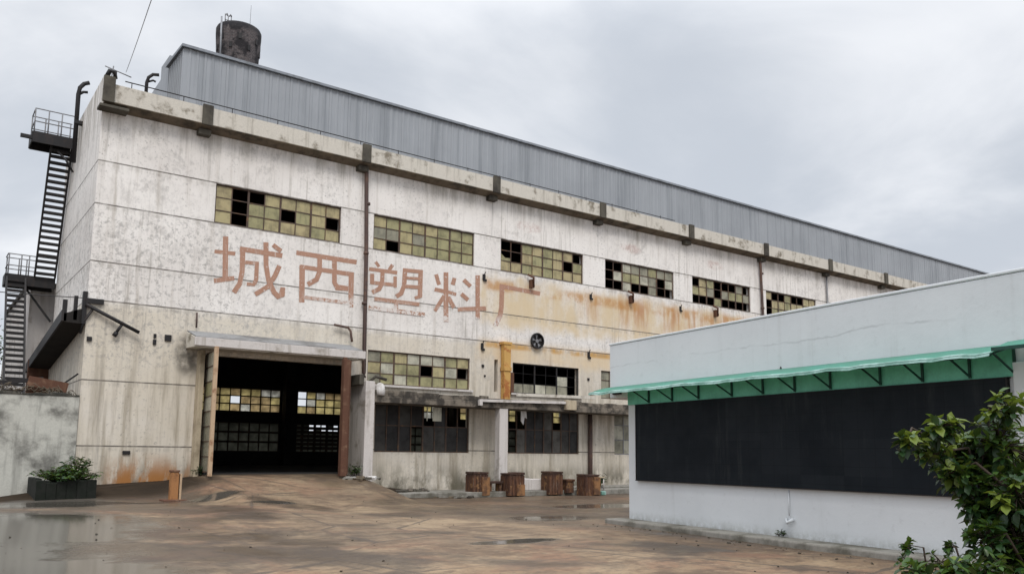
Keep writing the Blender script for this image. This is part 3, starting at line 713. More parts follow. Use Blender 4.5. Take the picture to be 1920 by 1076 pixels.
b = MB(); b.box(12.08, 12.30, 26.38, 26.60, .80, 4.78); b.box(12.35, 12.5, 26.7, 26.85, .85, 4.78); b.build('gate_post', M['rust'], fac, .012)
# ---- porch along the lower windows
b = MB(); b.box(13.47, 27.6, 26.78, 27.997, 3.38, 3.62); b.build('porch_slab', M['porch'], fac, .02)
b = MB(); rnd = random.Random(5); x = 13.5
while x < 27.5:
    w = rnd.uniform(.25, .7); h = rnd.uniform(.12, .30); 
    b.box(x, min(x+w-.004, 27.58), 26.80, 26.92, 3.623, 3.74+h*(1 if x < 18.3 or x > 22.6 else .35)*.35); x += w
b.build('porch_upstand', M['porch'], fac, .012)
b = MB(); b.box(18.94, 19.34, 26.80, 27.12, -.1, 3.378); b.build('porch_column', M['white_col'], fac, .015)
b = MB(); b.box(13.5, 30, 25.95, 27.99, -.3, .20); b.box(19.9, 30, 26.9, 27.99, .2, .28); b.build('porch_step', M['kerb'], fac, .02)
b = MB(); b.prism([(19.80, 27.72, 3.64), (20.10, 27.72, 3.64), (20.12, 27.72, 6.1), (19.78, 27.72, 6.1)], (0, .24, 0)); b.box(19.72, 20.16, 27.69, 27.99, 6.1, 6.2); b.box(19.76, 20.14, 27.68, 27.97, 5.0, 5.16); b.build('stub_column', M['yellow_rust'], fac)
b = MB(); b.box(20.15, 20.42, 27.9, 27.996, 4.14, 4.97); b.build('pipe_box', M['rust'], fac)
# cut-off beam stubs, sockets and fixings left in the wall
for (x, z, w, h) in ((18.89, 8.83, .22, .4), (24.75, 8.72, .2, .34), (30.66, 8.83, .2, .36), (18.85, 5.95, .2, .42), (24.62, 6.05, .2, .42), (4.38, 4.96, .17, .16), (6.26, 5.22, .1, .16), (6.26, 5.02, .12, .2), (6.66, 5.19, .24, .24), (5.65, 1.53, .26, .13), (18.9, 5.15, .13, .13), (24.6, 4.95, .13, .13), (19.0, 4.75, .09, .09)):
    b = MB(); s_ = .62 if h > .3 else .85; b.box(x-w*s_/2, x+w*s_/2, 27.95, 27.997, z-h*s_/2, z+h*s_/2)
    if h > .3: b.box(x-w*.2, x+w*.55, 27.93, 27.96, z-h*.45, z-h*.2); b.tube([(x, 27.96, z+h*.2), (x+.03, 27.9, z+h*.55)], .022, 6)
    b.build('beam_stub', M['black_steel'], fac, .01)
for (x, z) in ((21.3, 8.98), (27.2, 9.0), (33.2, 8.98)):
    b = MB(); b.tube([(x-.2, 27.9, z+.25), (x, 27.75, z+.12), (x+.05, 27.8, z-.25)], .05, 6); b.box(x-.06, x+.1, 27.8, 27.997, z-.3, z+.05); b.build('beam_stub', M['rust'], fac)

# ================================================================== things on and around the building
t = thing('exhaust_fan', (21.64, 27.9, 6.41), 'round exhaust fan set in the rust-stained wall above the porch', 'fan')
b = MB(); b.tube([(21.64, 27.86, 6.41), (21.64, 28.2, 6.41)], .30, 24, cap=False); b.tube([(21.64, 27.86, 6.41), (21.64, 27.93, 6.41)], .345, 24, cap=False)
V = []; 
for k in range(24):
    a = 2*PI*k/24
    for r in (.295, .347): V.append((21.64+r*math.cos(a), 27.858, 6.41+r*math.sin(a)))
b.add(V, [(2*k, 2*k+1, (2*k+3) % 48, (2*k+2) % 48) for k in range(24)])
b.tube([(21.64, 27.975, 6.41), (21.64, 27.99, 6.41)], .30, 24)
b.build('fan_ring', M['black_steel'], t)
b = MB()
for k in range(5):
    a = 2*PI*k/5+.3; c, s_ = math.cos(a), math.sin(a)
    b.add([(21.64+.07*c, 27.955, 6.41+.07*s_), (21.64+.28*math.cos(a-.25), 27.95, 6.41+.28*math.sin(a-.25)), (21.64+.28*math.cos(a+.3), 27.935, 6.41+.28*math.sin(a+.3)),
           (21.64+.07*c, 27.962, 6.41+.07*s_), (21.64+.28*math.cos(a-.25), 27.957, 6.41+.28*math.sin(a-.25)), (21.64+.28*math.cos(a+.3), 27.942, 6.41+.28*math.sin(a+.3))],
          [(0,1,2),(5,4,3),(0,3,4,1),(1,4,5,2),(2,5,3,0)])
b.build('fan_blade', M['grey_steel'], t)
b = MB(); b.tube([(21.64, 27.91, 6.41), (21.64, 27.972, 6.41)], .08, 12); b.build('fan_hub', M['grey_steel'], t)

# fire escape on the end wall
t = thing('fire_escape', (3.5, 33, 0), 'black steel fire escape with two landings zigzagging up the end wall', 'fire escape')
def flight(p0, p1, xl, xr, n):
    """p = (y, z) of lower and upper end"""
    b = MB()
    for x in (xl, xr): b.bar((x, p0[0], p0[1]), (x, p1[0], p1[1]), .06, .13)
    o = b.build('stair_flight', M['black_steel'], t)
    q = MB()
    for i in range(n):
        f = (i+.5)/n; y = p0[0]+(p1[0]-p0[0])*f; z = p0[1]+(p1[1]-p0[1])*f
        q.box(xl+.031, xr-.031, y-.075, y+.075, z-.045, z+.045)
    q.build('tread', M['black_steel'], o)
flight((35.1, 8.0), (33.3, 12.72), 3.5, 4.17, 22)
flight((30.6, .3), (35.2, 7.86), 2.62, 3.22, 36)
def landing(x0, x1, y0, y1, z, rail_posts, hr):
    b = MB(); b.box(x0, x1, y0, y1, z, z+.06); b.box(x0-.02, x1, y0-.05, y0, z-.30, z+.10); b.box(x0-.02, x1, y1, y1+.05, z-.3, z+.1); b.box(x0-.06, x0-.021, y0, y1, z-.3, z+.1)
    o = b.build('landing', M['black_steel'], t)
    r = MB()
    for x in rail_posts:
        r.tube([(x, y0, z), (x, y0, z+hr)], .022, 6); r.tube([(x, y1, z), (x, y1, z+hr)], .022, 6)
    for zz in (hr*.5, hr):
        for yy in (y0, y1): r.tube([(x0, yy, z+zz), (x1, yy, z+zz)], .02, 6)
        r.tube([(x0, y0, z+zz), (x0, y1, z+zz)], .02, 6)
    r.build('railing', M['grey_steel'], o)
landing(2.9, 4.2, 33.1, 34.0, 12.75, (2.9, 3.33, 3.75, 4.15), .95)
landing(2.62, 4.2, 35.2, 36.0, 7.9, (2.65, 3.05, 3.3), .85)
b = MB(); b.bar((2.5, 33.15, 12.62), (2.9, 33.15, 12.62), .12, .12); b.build('bracket', M['black_steel'], t)
b = MB(); b.bar((3.2, 35.6, 7.7), (4.2, 35.6, 6.4), .07, .07); b.build('bracket', M['black_steel'], t)
b = MB(); b.tube([(3.7, 33.2, 12.3), (3.95, 33.0, 12.0), (4.2, 32.9, 11.55)], .04, 6); b.build('bracket', M['black_steel'], t)

# lean-to roof sloping down along the end wall
t = thing('lean_to_roof', (3.9, 28.2, 5.5), 'dark sagging lean-to roof sloping down along the end wall', 'lean-to')
b = MB(); b.prism([(3.62, 28.0, 5.66), (4.24, 28.0, 5.92), (4.24, 28.0, 5.40), (3.62, 28.0, 5.42)], (0, 9.0, -1.05))
b.build('roof_panel', M['soot'], t)
b = MB(); b.bar((3.60, 27.9, 5.6), (3.60, 37.0, 4.55), .06, .34); b.build('fascia', M['black_steel'], t)
b = MB(); b.box(3.6, 3.72, 28.0, 28.12, 5.45, 6.1); b.box(3.9, 4.0, 28.0, 28.12, 5.5, 6.25); b.box(4.12, 4.24, 27.92, 28.1, 5.4, 6.4); b.build('stub_post', M['black_steel'], t)
t = thing('shutter_panel', (4.0, 35, 4), 'rust brown shutter under the lean-to roof on the end wall', 'shutter')
b = MB(); b.box(3.55, 4.24, 35.25, 35.4, 3.3, 4.9)
for k in range(8): b.box(3.56, 4.23, 35.22, 35.249, 3.35+k*.19, 3.46+k*.19)
b.build('slat', M['rust'], t)
b = MB(); b.box(3.4, 4.24, 33.8, 34.0, 3.1, 3.55); b.build('beam', M['black_steel'], t)
# broken lamp arm at the corner
t = thing('lamp_arm', (4.25, 27.9, 6.0), 'bent black pole with short strut hanging off the corner of the front wall', 'pole')
b = MB(); b.tube([(4.2, 27.9, 6.0), (5.0, 27.85, 5.62), (5.75, 27.8, 5.26)], .055, 8); b.build('arm', M['black_steel'], t)
b = MB(); b.tube([(5.26, 27.84, 5.5), (5.08, 27.9, 5.16)], .045, 8); b.tube([(5.12, 27.9, 5.22), (5.05, 27.9, 5.1)], .07, 8); b.build('strut', M['black_steel'], t)
b = MB(); b.tube([(4.42, 27.9, 5.9), (4.2, 27.95, 5.5), (4.12, 28.0, 5.1)], .04, 8); b.box(4.2, 4.7, 27.9, 27.997, 6.05, 6.2); b.build('bracket', M['black_steel'], t)

# white block behind the fire escape
t = thing('stair_block', (3.9, 37, 0), 'plain white rear block behind the lower fire escape stairs', 'building')
b = MB(); b.box(3.52, 9.0, 36.2, 45.5, 0, 7.85); b.build('wall', M['white_col'], t)
b = MB(); b.box(3.44, 9.0, 36.12, 45.6, 7.852, 7.98); b.build('roof', M['dark_concrete'], t)

# brick tower beyond the roof
t = thing('brick_tower', (13.76, 46, 0), 'round dark brick water tower rising behind the grey roof', 'tower')
t.location = (13.76, 46, 0)
b = MB(); b.lathe((13.76, 46, 0), [(1.02, 12), (1.06, 20), (1.13, 23.2), (1.20, 24.4), (1.25, 25.2), (1.255, 25.5), (1.20, 25.62), (0.02, 25.66)], 40)
b.build('shaft', M['brick'], t)
for k in range(9):
    a = PI + (k-4)*.42+.2
    zz = 24.75 if k % 2 else 24.2
    r = 1.2
    c = Vector((13.76+r*math.cos(a+PI/2), 46+r*math.sin(a+PI/2), zz)); n = Vector((math.cos(a+PI/2), math.sin(a+PI/2), 0)); tt = Vector((-n.y, n.x, 0))
    if n.y > .3: continue
    b = MB(); b.obox(c, n*.04, tt*.09, Vector((0, 0, .16))); b.build('vent_opening', M['black_steel'], t)
b = MB(); b.tube([(12.6, 45.3, 23), (12.55, 45.3, 25.8)], .05, 6); b.build('lightning_rod', M['pale_wire'], t)
b = MB(); b.tube([(14.3, 45.8, 25.6), (14.32, 45.8, 27.3)], .014, 5); b.build('lightning_rod', M['pale_wire'], t)
b = MB()
for dx in (-.16, .0, .16): b.tube([(13.0+dx, 45.6, 25.6), (13.0+dx*1.1, 45.6, 26.1+.1*abs(dx)*6)], .028, 6)
b.tube([(12.82, 45.6, 25.85), (13.2, 45.6, 25.85)], .02, 6); b.tube([(12.84, 45.6, 26.1), (12.92, 45.6, 26.24), (12.97, 45.6, 26.1)], .04, 6); b.tube([(13.06, 45.6, 26.1), (13.12, 45.6, 26.24), (13.17, 45.6, 26.1)], .04, 6)
b.build('aerial', M['grey_steel'], t)

# boundary wall at the left
t = thing('boundary_wall', (-2, 28, 0), 'streaked grey rendered boundary wall left of the factory corner', 'wall')
b = MB(); b.box(-30, 4.235, 27.95, 28.2, -.3, 3.18); b.build('wall_panel', M['fence'], t)
b = MB(); rnd = random.Random(9); x = -30
while x < 4.2:
    w = rnd.uniform(.3, .8); b.box(x, min(x+w-.01, 4.23), 27.92, 28.23, 3.183, 3.22+rnd.uniform(0, .06)); x += w
b.build('coping', M['fence_top'], t, .012)
t = thing('dry_brushwood', (2.5, 28.05, 3.2), 'tangle of dry twigs lying on top of the boundary wall', 'twigs')
b = MB(); rnd = random.Random(11)
for k in range(150):
    x = rnd.uniform(-3, 4.1); y = rnd.uniform(27.95, 28.2); z = 3.25+rnd.random()**2*.12; a = rnd.uniform(0, 2*PI); L = rnd.uniform(.12, .45)
    b.tube([(x, y, z), (x+L*.5*math.cos(a), y+L*.2*math.sin(a), z+rnd.uniform(0, .16)), (x+L*math.cos(a), y+L*.3*math.sin(a), z+rnd.uniform(-.12, .2))], .011, 4)
b.build('twig', M['dry'], t)
t = thing('scrap_beam', (3.6, 28.4, 3.5), 'rusty scrap beams leaning behind the boundary wall top', 'scrap')
b = MB(); b.bar((2.9, 28.5, 3.62), (3.95, 28.4, 3.45), .25, .3); b.build('beam', M['rust'], t)
b = MB(); b.bar((2.0, 28.6, 3.5), (3.3, 28.5, 3.7), .12, .12); b.bar((3.4, 28.4, 3.2), (4.2, 28.3, 3.9), .05, .05); b.build('beam', M['black_steel'], t)

# ---- leaf helper
def leaf_quad(b, p, d, L, w, mi, rnd, droop=.25):
    """one pointed oval leaf folded on its midrib, starting at p along d"""
    d = Vector(d).normalized()
    s = d.cross(Vector((0, 0, 1)))
    if s.length < .05: s = Vector((1, 0, 0))
    s.normalize(); s = (s + Vector((0, 0, rnd.uniform(-.6, .6)))).normalized()
    u = s.cross(d).normalized()
    if u.z < 0: u = -u
    p = Vector(p)
    def P(t, k): return p + d*(L*t) + s*(w*k) + u*(abs(k)*w*.35 - droop*L*t*t)
    V = [P(0, 0), P(.28, .42), P(.28, 0), P(.28, -.42), P(.62, .46), P(.62, 0), P(.62, -.46), P(1, 0)]
    b.add(V, [(0, 2, 1), (0, 3, 2), (1, 2, 5, 4), (2, 3, 6, 5), (4, 5, 7), (5, 6, 7)], mi, True)

# planter with weeds
gb = .24
t = thing('planter', (3.9, 26.6, gb), 'mossy black brick planter of weeds against the boundary wall', 'planter')
b = MB(); rnd = random.Random(12)
for k in range(6): b.box(3.05+.25*k, 3.299+.25*k, 26.05-rnd.random()*.03, 26.2, gb-.15, gb+.44+rnd.random()*.13)
b.box(3.05, 3.2, 26.2, 27.9, gb-.15, gb+.57); b.box(4.40, 4.55, 26.2, 27.9, gb-.15, gb+.52)
b.build('brick_rim', M['moss_brick'], t, .02)
b = MB(); b.box(3.2, 4.4, 26.2, 27.9, gb-.1, gb+.46); b.build('soil', M['moss_brick'], t)
def weed(name, c, h, r, n, label, cat, mats, seed, leafL=.16):
    t = thing(name, c, label, cat); rnd = random.Random(seed); b = MB(); f = MB()
    for k in range(n):
        a = rnd.uniform(0, 2*PI); q = rnd.random()**.6*r; hh = h*rnd.uniform(.45, 1)*(1-.45*q/r)
        p0 = Vector(c) + Vector((q*.35*math.cos(a), q*.35*math.sin(a), 0)); p1 = Vector(c) + Vector((q*math.cos(a), q*math.sin(a), hh))
        pm = (p0+p1)/2 + Vector((0, 0, hh*.12)); b.tube([p0, pm, p1], [.008, .006, .003], 4)
        for i in range(7):
            tt = rnd.uniform(.25, 1); pp = p0.lerp(p1, tt) + Vector((0, 0, .1*hh*tt*(1-tt)*4)); aa = rnd.uniform(0, 2*PI)
            leaf_quad(f, pp, (math.cos(aa), math.sin(aa), rnd.uniform(-.2, .7)), leafL*rnd.uniform(.6, 1.2), leafL*.4, rnd.choice((0, 0, 1)), rnd)
    b.build('stem', M['bark'], t); f.build('foliage', mats, t)
weed('weed_clump', (3.85, 26.6, gb+.46), .5, .95, 150, 'low dark weeds filling the black brick planter', 'weeds', [M['leaf_dark'], M['leaf_mid']], 3)
weed('shrub', (4.15, 27.0, gb+.55), .95, .45, 26, 'feathery sapling sticking up out of the planter weeds', 'shrub', [M['leaf_dark'], M['leaf_mid']], 4, .18)
weed('weed_clump', (12.85, 26.9, gz(12.85, 26.9)), .62, .30, 22, 'small green weed growing at the foot of the right gate pier', 'weeds', [M['leaf_dark'], M['leaf_mid']], 5, .13)
weed('weed_clump', (24.2, 26.9, .25), .8, .5, 34, 'dark weeds growing by the wall behind the right crates', 'weeds', [M['leaf_dark'], M['leaf_dark']], 6, .16)
weed('weed_clump', (13.5, 9.9, 0.13), .16, .12, 10, 'tiny weed at the foot of the white annex wall', 'weeds', [M['leaf_dark'], M['leaf_mid']], 8, .06)
weed('weed_clump', (7.75, 27.6, gz(7.75, 27.6)), .45, .25, 16, 'small dark weed beside the left gate pier', 'weeds', [M['leaf_dark'], M['leaf_dark']], 9, .12)
weed('weed_clump', (1.9, 27.6, gz(1.9, 27.6)), .25, .25, 14, 'sparse weed at the far left foot of the boundary wall', 'weeds', [M['leaf_dark'], M['leaf_mid']], 10, .09)

# orange bollard
z0 = gz(6.36, 25.0)+.0
t = thing('bollard', (6.36, 25.0, z0), 'stubby orange rusty bollard standing left of the gate ramp', 'bollard')
b = MB(); b.box(6.25, 6.47, 24.9, 25.1, z0-.05, z0+.80)
b.build('post', M['orange_rust'], t, .015)
b = MB(); b.box(6.235, 6.485, 24.885, 25.115, z0+.802, z0+.86); b.build('cap', M['rust'], t, .01)
b = MB(); b.box(6.50, 6.56, 24.92, 25.08, z0-.05, z0+.76); b.build('flange', M['pale_rust'], t, .008)
b = MB(); b.box(6.05, 6.7, 24.72, 25.28, z0-.06, z0+.04); b.build('base_plate', M['rust'], t, .015)

# four rusty crates in front of the porch
def crate(x0, w, y0, d, z0, h, label, slab=None):
    t = thing('crate', (x0+w/2, y0+d/2, z0), label, 'crate', 'rusty brown crates before the porch')
    b = MB()
    b.box(x0+.03, x0+w-.03, y0+.03, y0+d-.03, z0-.02, z0+h-.09)
    n = 5
    for i in range(n):                                      # upright boards on the faces
        a = x0+w*i/n+.008; e = x0+w*(i+1)/n-.008
        b.box(a, e, y0, y0+.028, z0, z0+h-.1+random.uniform(-.02, .01))
        a = y0+d*i/n+.008; e = y0+d*(i+1)/n-.008
        b.box(x0, x0+.028, max(a, y0+.03), e, z0, z0+h-.1+random.uniform(-.02, .01))
    b.build('body', M['crate'], t)
    b = MB()
    for i in range(4): b.box(x0-.005+(w+.01)*i/4+.003, x0-.005+(w+.01)*(i+1)/4-.003, y0-.006-random.random()*.012, y0+d+.006, z0+h-.088, z0+h-.01+random.uniform(-.02, .015))
    b.build('lid', M['crate_dark'], t, .008)
    if slab:
        b = MB(); b.box(*slab); b.build('face_panel', M['crate_face'], t, .01)
    return t
crate(17.22, .66, 26.0, .55, .12, .82, 'rusty crate farthest left, with an orange panel on its front', (17.58, 17.92, 25.93, 25.995, .06, .74))
crate(18.66, .72, 25.72, .6, .05, .86, 'wide rusty crate standing in front of the porch column', (19.0, 19.36, 25.66, 25.718, .04, .46))
crate(20.62, .68, 25.75, .55, .05, .90, 'rusty crate with a grey streaked edge, just right of the pale step')
crate(22.0, .74, 25.2, .55, .0, .84, 'rusty crate farthest right, with a tan front edge, before the brown downpipe', (22.42, 22.74, 25.14, 25.198, .03, .72))
t = thing('low_bench', (18.3, 26.1, .1), 'low dark plank bench between the two left rusty crates', 'bench')
b = MB(); b.box(17.96, 18.58, 26.0, 26.4, .5, .58); b.build('seat', M['crate_dark'], t, .01)
b = MB(); b.box(18.0, 18.08, 26.05, 26.35, .2, .498); b.box(18.45, 18.53, 26.05, 26.35, .2, .498); b.build('leg', M['crate'], t)
t = thing('low_bench', (21.7, 25.7, .1), 'low rusty plank bench between the two right crates', 'bench')
b = MB(); b.box(21.5, 21.93, 25.75, 26.2, .55, .63); b.build('seat', M['crate'], t, .01)
b = MB(); b.box(21.52, 21.9, 25.8, 26.15, .1, .548); b.build('leg', M['crate'], t)
t = thing('stone_block', (20.1, 26.6, .2), 'pale cream masonry block between the pairs of rusty crates', 'block')
b = MB(); b.box(19.5, 20.15, 26.3, 26.75, .202, .66); b.box(20.16, 20.85, 26.32, 26.77, .202, .64); b.build('masonry', M['white_col'], t, .03)
t = thing('stool', (23.2, 25.9, .2), 'small pale stool beside the rightmost rusty crate', 'stool')
b = MB(); b.box(22.95, 23.6, 25.8, 26.2, .66, .72); b.build('seat', M['cream'], t, .01)
for (x, y) in ((23.0, 25.85), (23.55, 25.85), (23.0, 26.15), (23.55, 26.15)):
    b = MB(); b.tube([(x, y, .2), (x, y, .658)], .025, 6); b.build('leg', M['white_col'], t)
tag(MB().box(22.95, 23.2, 25.3, 25.5, 0, .16).build('plastic_tub', M['awning_trim'], None, .03), 'small teal plastic tub beside the rightmost rusty crate', 'tub', None, 'thing')

# loose boards lying on the porch roof edge
t = thing('loose_board', (20, 26.7, 3.7), 'long whitish board lying along the porch roof edge', 'board')
b = MB(); b.bar((17.9, 26.70, 3.64), (22.3, 26.70, 3.74), .10, .10); b.box(17.86, 18.0, 26.62, 26.74, 3.45, 3.66); b.build('board', M['white_col'], t)
t = thing('loose_board', (21.5, 27, 3.9), 'cream board lying behind the long board under the black window', 'board')
b = MB(); b.bar((19.9, 26.98, 3.98), (24.1, 26.98, 4.05), .08, .12); b.build('board', M['gutter'], t)
t = thing('cream_box', (22.6, 26.7, 3.7), 'small cream box at the right end of the white boards', 'box')
b = MB(); b.box(22.2, 22.75, 26.62, 26.77, 3.45, 3.85); b.build('box', M['cream'], t, .01)
t = thing('white_bag', (13.85, 26.85, 3.65), 'white bag standing on the left end of the porch roof', 'bag')
b = MB(); b.lathe((13.72, 26.88, 3.62), [(.02, 0), (.17, .02), (.19, .2), (.16, .38), (.08, .46), (.01, .48)], 12); b.build('sack', M['white_scrap'], t)
for (x, z, lab) in ((16.38, 3.15, 'pale yellowish pane hanging under the porch before the left low window'), (20.5, 3.15, 'white rag hanging under the porch right of its column')):
    t = thing('hanging_sheet' if x < 18 else 'hanging_rag', (x, 27.3, z), lab, 'pane' if x < 18 else 'rag')
    b = MB()
    if x < 18: b.box(x-.19, x+.19, 27.3, 27.33, z-.34, z+.18); b.box(x-.45, x-.42, 27.3, 27.33, z-.34, z+.2)
    else: b.prism([(x-.14, 27.3, z+.2), (x+.12, 27.3, z+.2), (x+.16, 27.3, z-.1), (x+.04, 27.3, z-.05), (x-.02, 27.3, z-.36), (x-.14, 27.3, z-.2)], (0, .03, 0))
    b.build('sheet', M['pane'][4] if x < 18 else M['white_scrap'], t)

# litter by the gate pier and the porch
def scrap(c, n, r, label, seed, mat, sz=.12):
    t = thing('rubble', c, label, 'rubble'); rnd = random.Random(seed); b = MB()
    for k in range(n):
        a = rnd.uniform(0, 2*PI); q = rnd.random()*r; s = sz*rnd.uniform(.4, 1.3)
        x, y = c[0]+q*1.6*math.cos(a), c[1]+q*.7*math.sin(a); z = c[2]+s*.25
        R_ = Matrix.Rotation(rnd.uniform(0, 6), 3, 'Z') @ Matrix.Rotation(rnd.uniform(-.5, .5), 3, 'X')
        b.obox((x, y, z), R_ @ Vector((s, 0, 0)), R_ @ Vector((0, s*.6, 0)), R_ @ Vector((0, 0, s*.3)), k % len(mat))
    b.build('piece', mat, t)
scrap((12.75, 26.2, gz(12.75, 26.2)), 16, .5, 'white and dark rubble below the right gate pier', 1, [M['dark_concrete'], M['kerb'], M['dark_concrete'], M['dry'], M['white_scrap'], M['dark_concrete']], .12)
scrap((16.3, 25.9, gz(16.3, 25.9)), 12, .5, 'grey rubble lying before the left low window', 2, [M['dark_concrete'], M['kerb'], M['dry'], M['dark_concrete']], .11)
scrap((15.0, 27.2, .2), 14, .7, 'dark rubble on the step by the left gate pier end of the porch', 3, [M['dark_concrete'], M['porch']], .12)

# ================================================================== white annex on the right
# front face runs from corner A towards the camera side along d; n points out of the face
A = Vector((14.2, 14.68, 0)); d = Vector((-.117, -.99313, 0)).normalized(); n = Vector((-.99313, .117, 0)).normalized(); up = Vector((0, 0, 1))
def an(u, o, z): return tuple(A + d*u + n*o + up*z)
def abox(b, u0, u1, o0, o1, z0, z1, mi=0):
    V = [an(u, o, z) for u in (u0, u1) for o in (o0, o1) for z in (z0, z1)]
    return b.add(V, [(0,1,3,2),(4,6,7,5),(0,4,5,1),(2,3,7,6),(0,2,6,4),(1,5,7,3)], mi)
t = thing('annex_building', tuple(A), 'low whitewashed annex with a plain tall parapet, at the right', 'building')
b = MB(); abox(b, 0, 24, -9, 0, -.1, 3.0); b.build('wall', M['annex'], t)
b = MB(); abox(b, -.72, 24.1, -9.1, .03, 3.003, 4.33); b.build('parapet', M['annex'], t, .02)
b = MB(); abox(b, -.74, 24.2, -9.2, .042, 4.333, 4.385); b.build('coping', M['annex'], t, .015)
b = MB(); abox(b, 9.3, 9.75, .003, .12, -.1, 3.0); b.build('pilaster', M['annex'], t, .01)
b = MB(); abox(b, -.25, 24, .003, .55, -.2, .11); b.build('plinth', M['kerb'], t, .03)
b = MB(); b.tube([an(4.93, .01, .98), an(4.95, .04, .50)], .012, 6); b.tube([an(4.86, .03, .44), an(4.95, .1, .38), an(5.04, .03, .45)], .03, 8); b.build('pipe_hook', M['annex'], t)
b = MB(); abox(b, -.5, -.22, .035, .12, 3.08, 3.25); b.build('wall_box', M['black_steel'], t, .01)
b = MB(); b.lathe(an(4.85, -.02, 3.28), [(.01, .07), (.05, .06), (.06, 0)], 12); b.build('wall_knob', M['black_steel'], t)
t = thing('display_board', an(.4, 0, 1.03), 'large black display board across the white annex wall', 'board')
b = MB(); abox(b, .38, 9.16, .003, .07, 1.03, 2.785); b.build('module_face', M['board'], t)
b = MB(); abox(b, .34, 9.2, .002, .08, 2.787, 2.80); abox(b, .34, 9.2, .002, .08, 1.01, 1.028); abox(b, .355, .378, .002, .08, 1.029, 2.786); abox(b, 9.162, 9.185, .002, .08, 1.029, 2.786)
b.build('frame', M['black_steel'], t)
# green awning
t = thing('green_awning', an(0, 0, 3.1), 'green translucent awning on steel brackets above the black board', 'awning')
def strip(b, u0, u1, prof, th=.012, mi=0):
    for (o0, z0), (o1, z1) in zip(prof, prof[1:]):
        V = [an(u0, o0, z0), an(u1, o0, z0), an(u1, o1, z1), an(u0, o1, z1)]
        b.add(V + [(x, y, z-th) for x, y, z in V], [(0,1,2,3),(7,6,5,4),(0,4,5,1),(1,5,6,2),(2,6,7,3),(3,7,4,0)], mi)
b = MB(); N = 46; prof = [(.035, 3.28), (.30, 3.235), (.56, 3.16), (.74, 3.075)]
rnd = random.Random(2); u0 = -.62; u1 = 9.35
wob = [rnd.uniform(-.012, .012) for _ in range(N+1)]
V = []; F = []
for i in range(N+1):
    u = u0+(u1-u0)*i/N
    for (o, z) in prof: V.append(an(u, o, z+wob[i]*o*1.6))
k = len(prof)
for i in range(N):
    for j in range(k-1): F.append((i*k+j, i*k+j+1, (i+1)*k+j+1, (i+1)*k+j))
b.add(V, F, 0, True)
sh = b.build('sheet', M['awning'], t); md = sh.modifiers.new('thick', 'SOLIDIFY'); md.thickness = .008
b = MB()
for i in range(N):
    if rnd.random() < .03: continue
    ua = u0+(u1-u0)*i/N; ub = u0+(u1-u0)*(i+1)/N
    V = [an(ua, .742, 3.077+wob[i]*1.2), an(ub, .742, 3.077+wob[i+1]*1.2), an(ub, .758, 3.04+wob[i+1]*1.2), an(ua, .758, 3.04+wob[i]*1.2)]
    b.add(V + [tuple(Vector(p)+n*.006) for p in V], [(0,1,2,3),(7,6,5,4),(0,4,5,1),(1,5,6,2),(2,6,7,3),(3,7,4,0)])
    V = [an(ua, .745, 3.081+wob[i]*1.2), an(ub, .745, 3.081+wob[i+1]*1.2), an(ub, .69, 3.108+wob[i+1]), an(ua, .69, 3.108+wob[i])]
    b.add(V + [(x, y, z+.006) for x, y, z in V], [(0,1,2,3),(7,6,5,4),(0,4,5,1),(1,5,6,2),(2,6,7,3),(3,7,4,0)])
b.build('edge_trim', M['awning_trim'], t)
b = MB(); 
b.bar(an(u0, .71, 3.06), an(u1, .71, 3.06), .025, .025); b.build('edge_rail', M['green_steel'], t)
b = MB(); abox(b, .02, 9.27, .033, .04, 2.803, 3.27); b.build('green_light_strip', M['awning_glow'], t)  # added strip on the wall, coloured like green light coming through the awning
us = [.85, 1.68, 2.55, 3.55, 4.4, 5.2, 6.02, 7.05, 7.83, 8.62, 9.3]
for u in us:
    b = MB()
    b.bar(an(u, .06, 2.82), an(u, .06, 3.25), .035, .035); b.bar(an(u, .08, 2.85), an(u, .60, 3.115), .024, .024); b.bar(an(u, .08, 3.235), an(u, .70, 3.07), .022, .022)
    b.build('bracket', M['green_steel'], t)
t = thing('green_awning', an(10.5, 0, 3.1), 'short second stretch of green awning beyond the kinked end, at the right edge', 'awning')
b = MB(); strip(b, 9.42, 13.5, [(.035, 3.33), (.40, 3.27), (.80, 3.14)]); b.build('sheet', M['awning'], t)
b = MB(); b.bar(an(9.42, .81, 3.13), an(13.5, .81, 3.13), .03, .05); b.build('edge_rail', M['green_steel'], t)
for u in (10.2, 11.3):
    b = MB(); b.bar(an(u, .125, 2.9), an(u, .125, 3.25), .03, .03); b.bar(an(u, .13, 2.92), an(u, .70, 3.12), .022, .022); b.build('bracket', M['green_steel'], t)

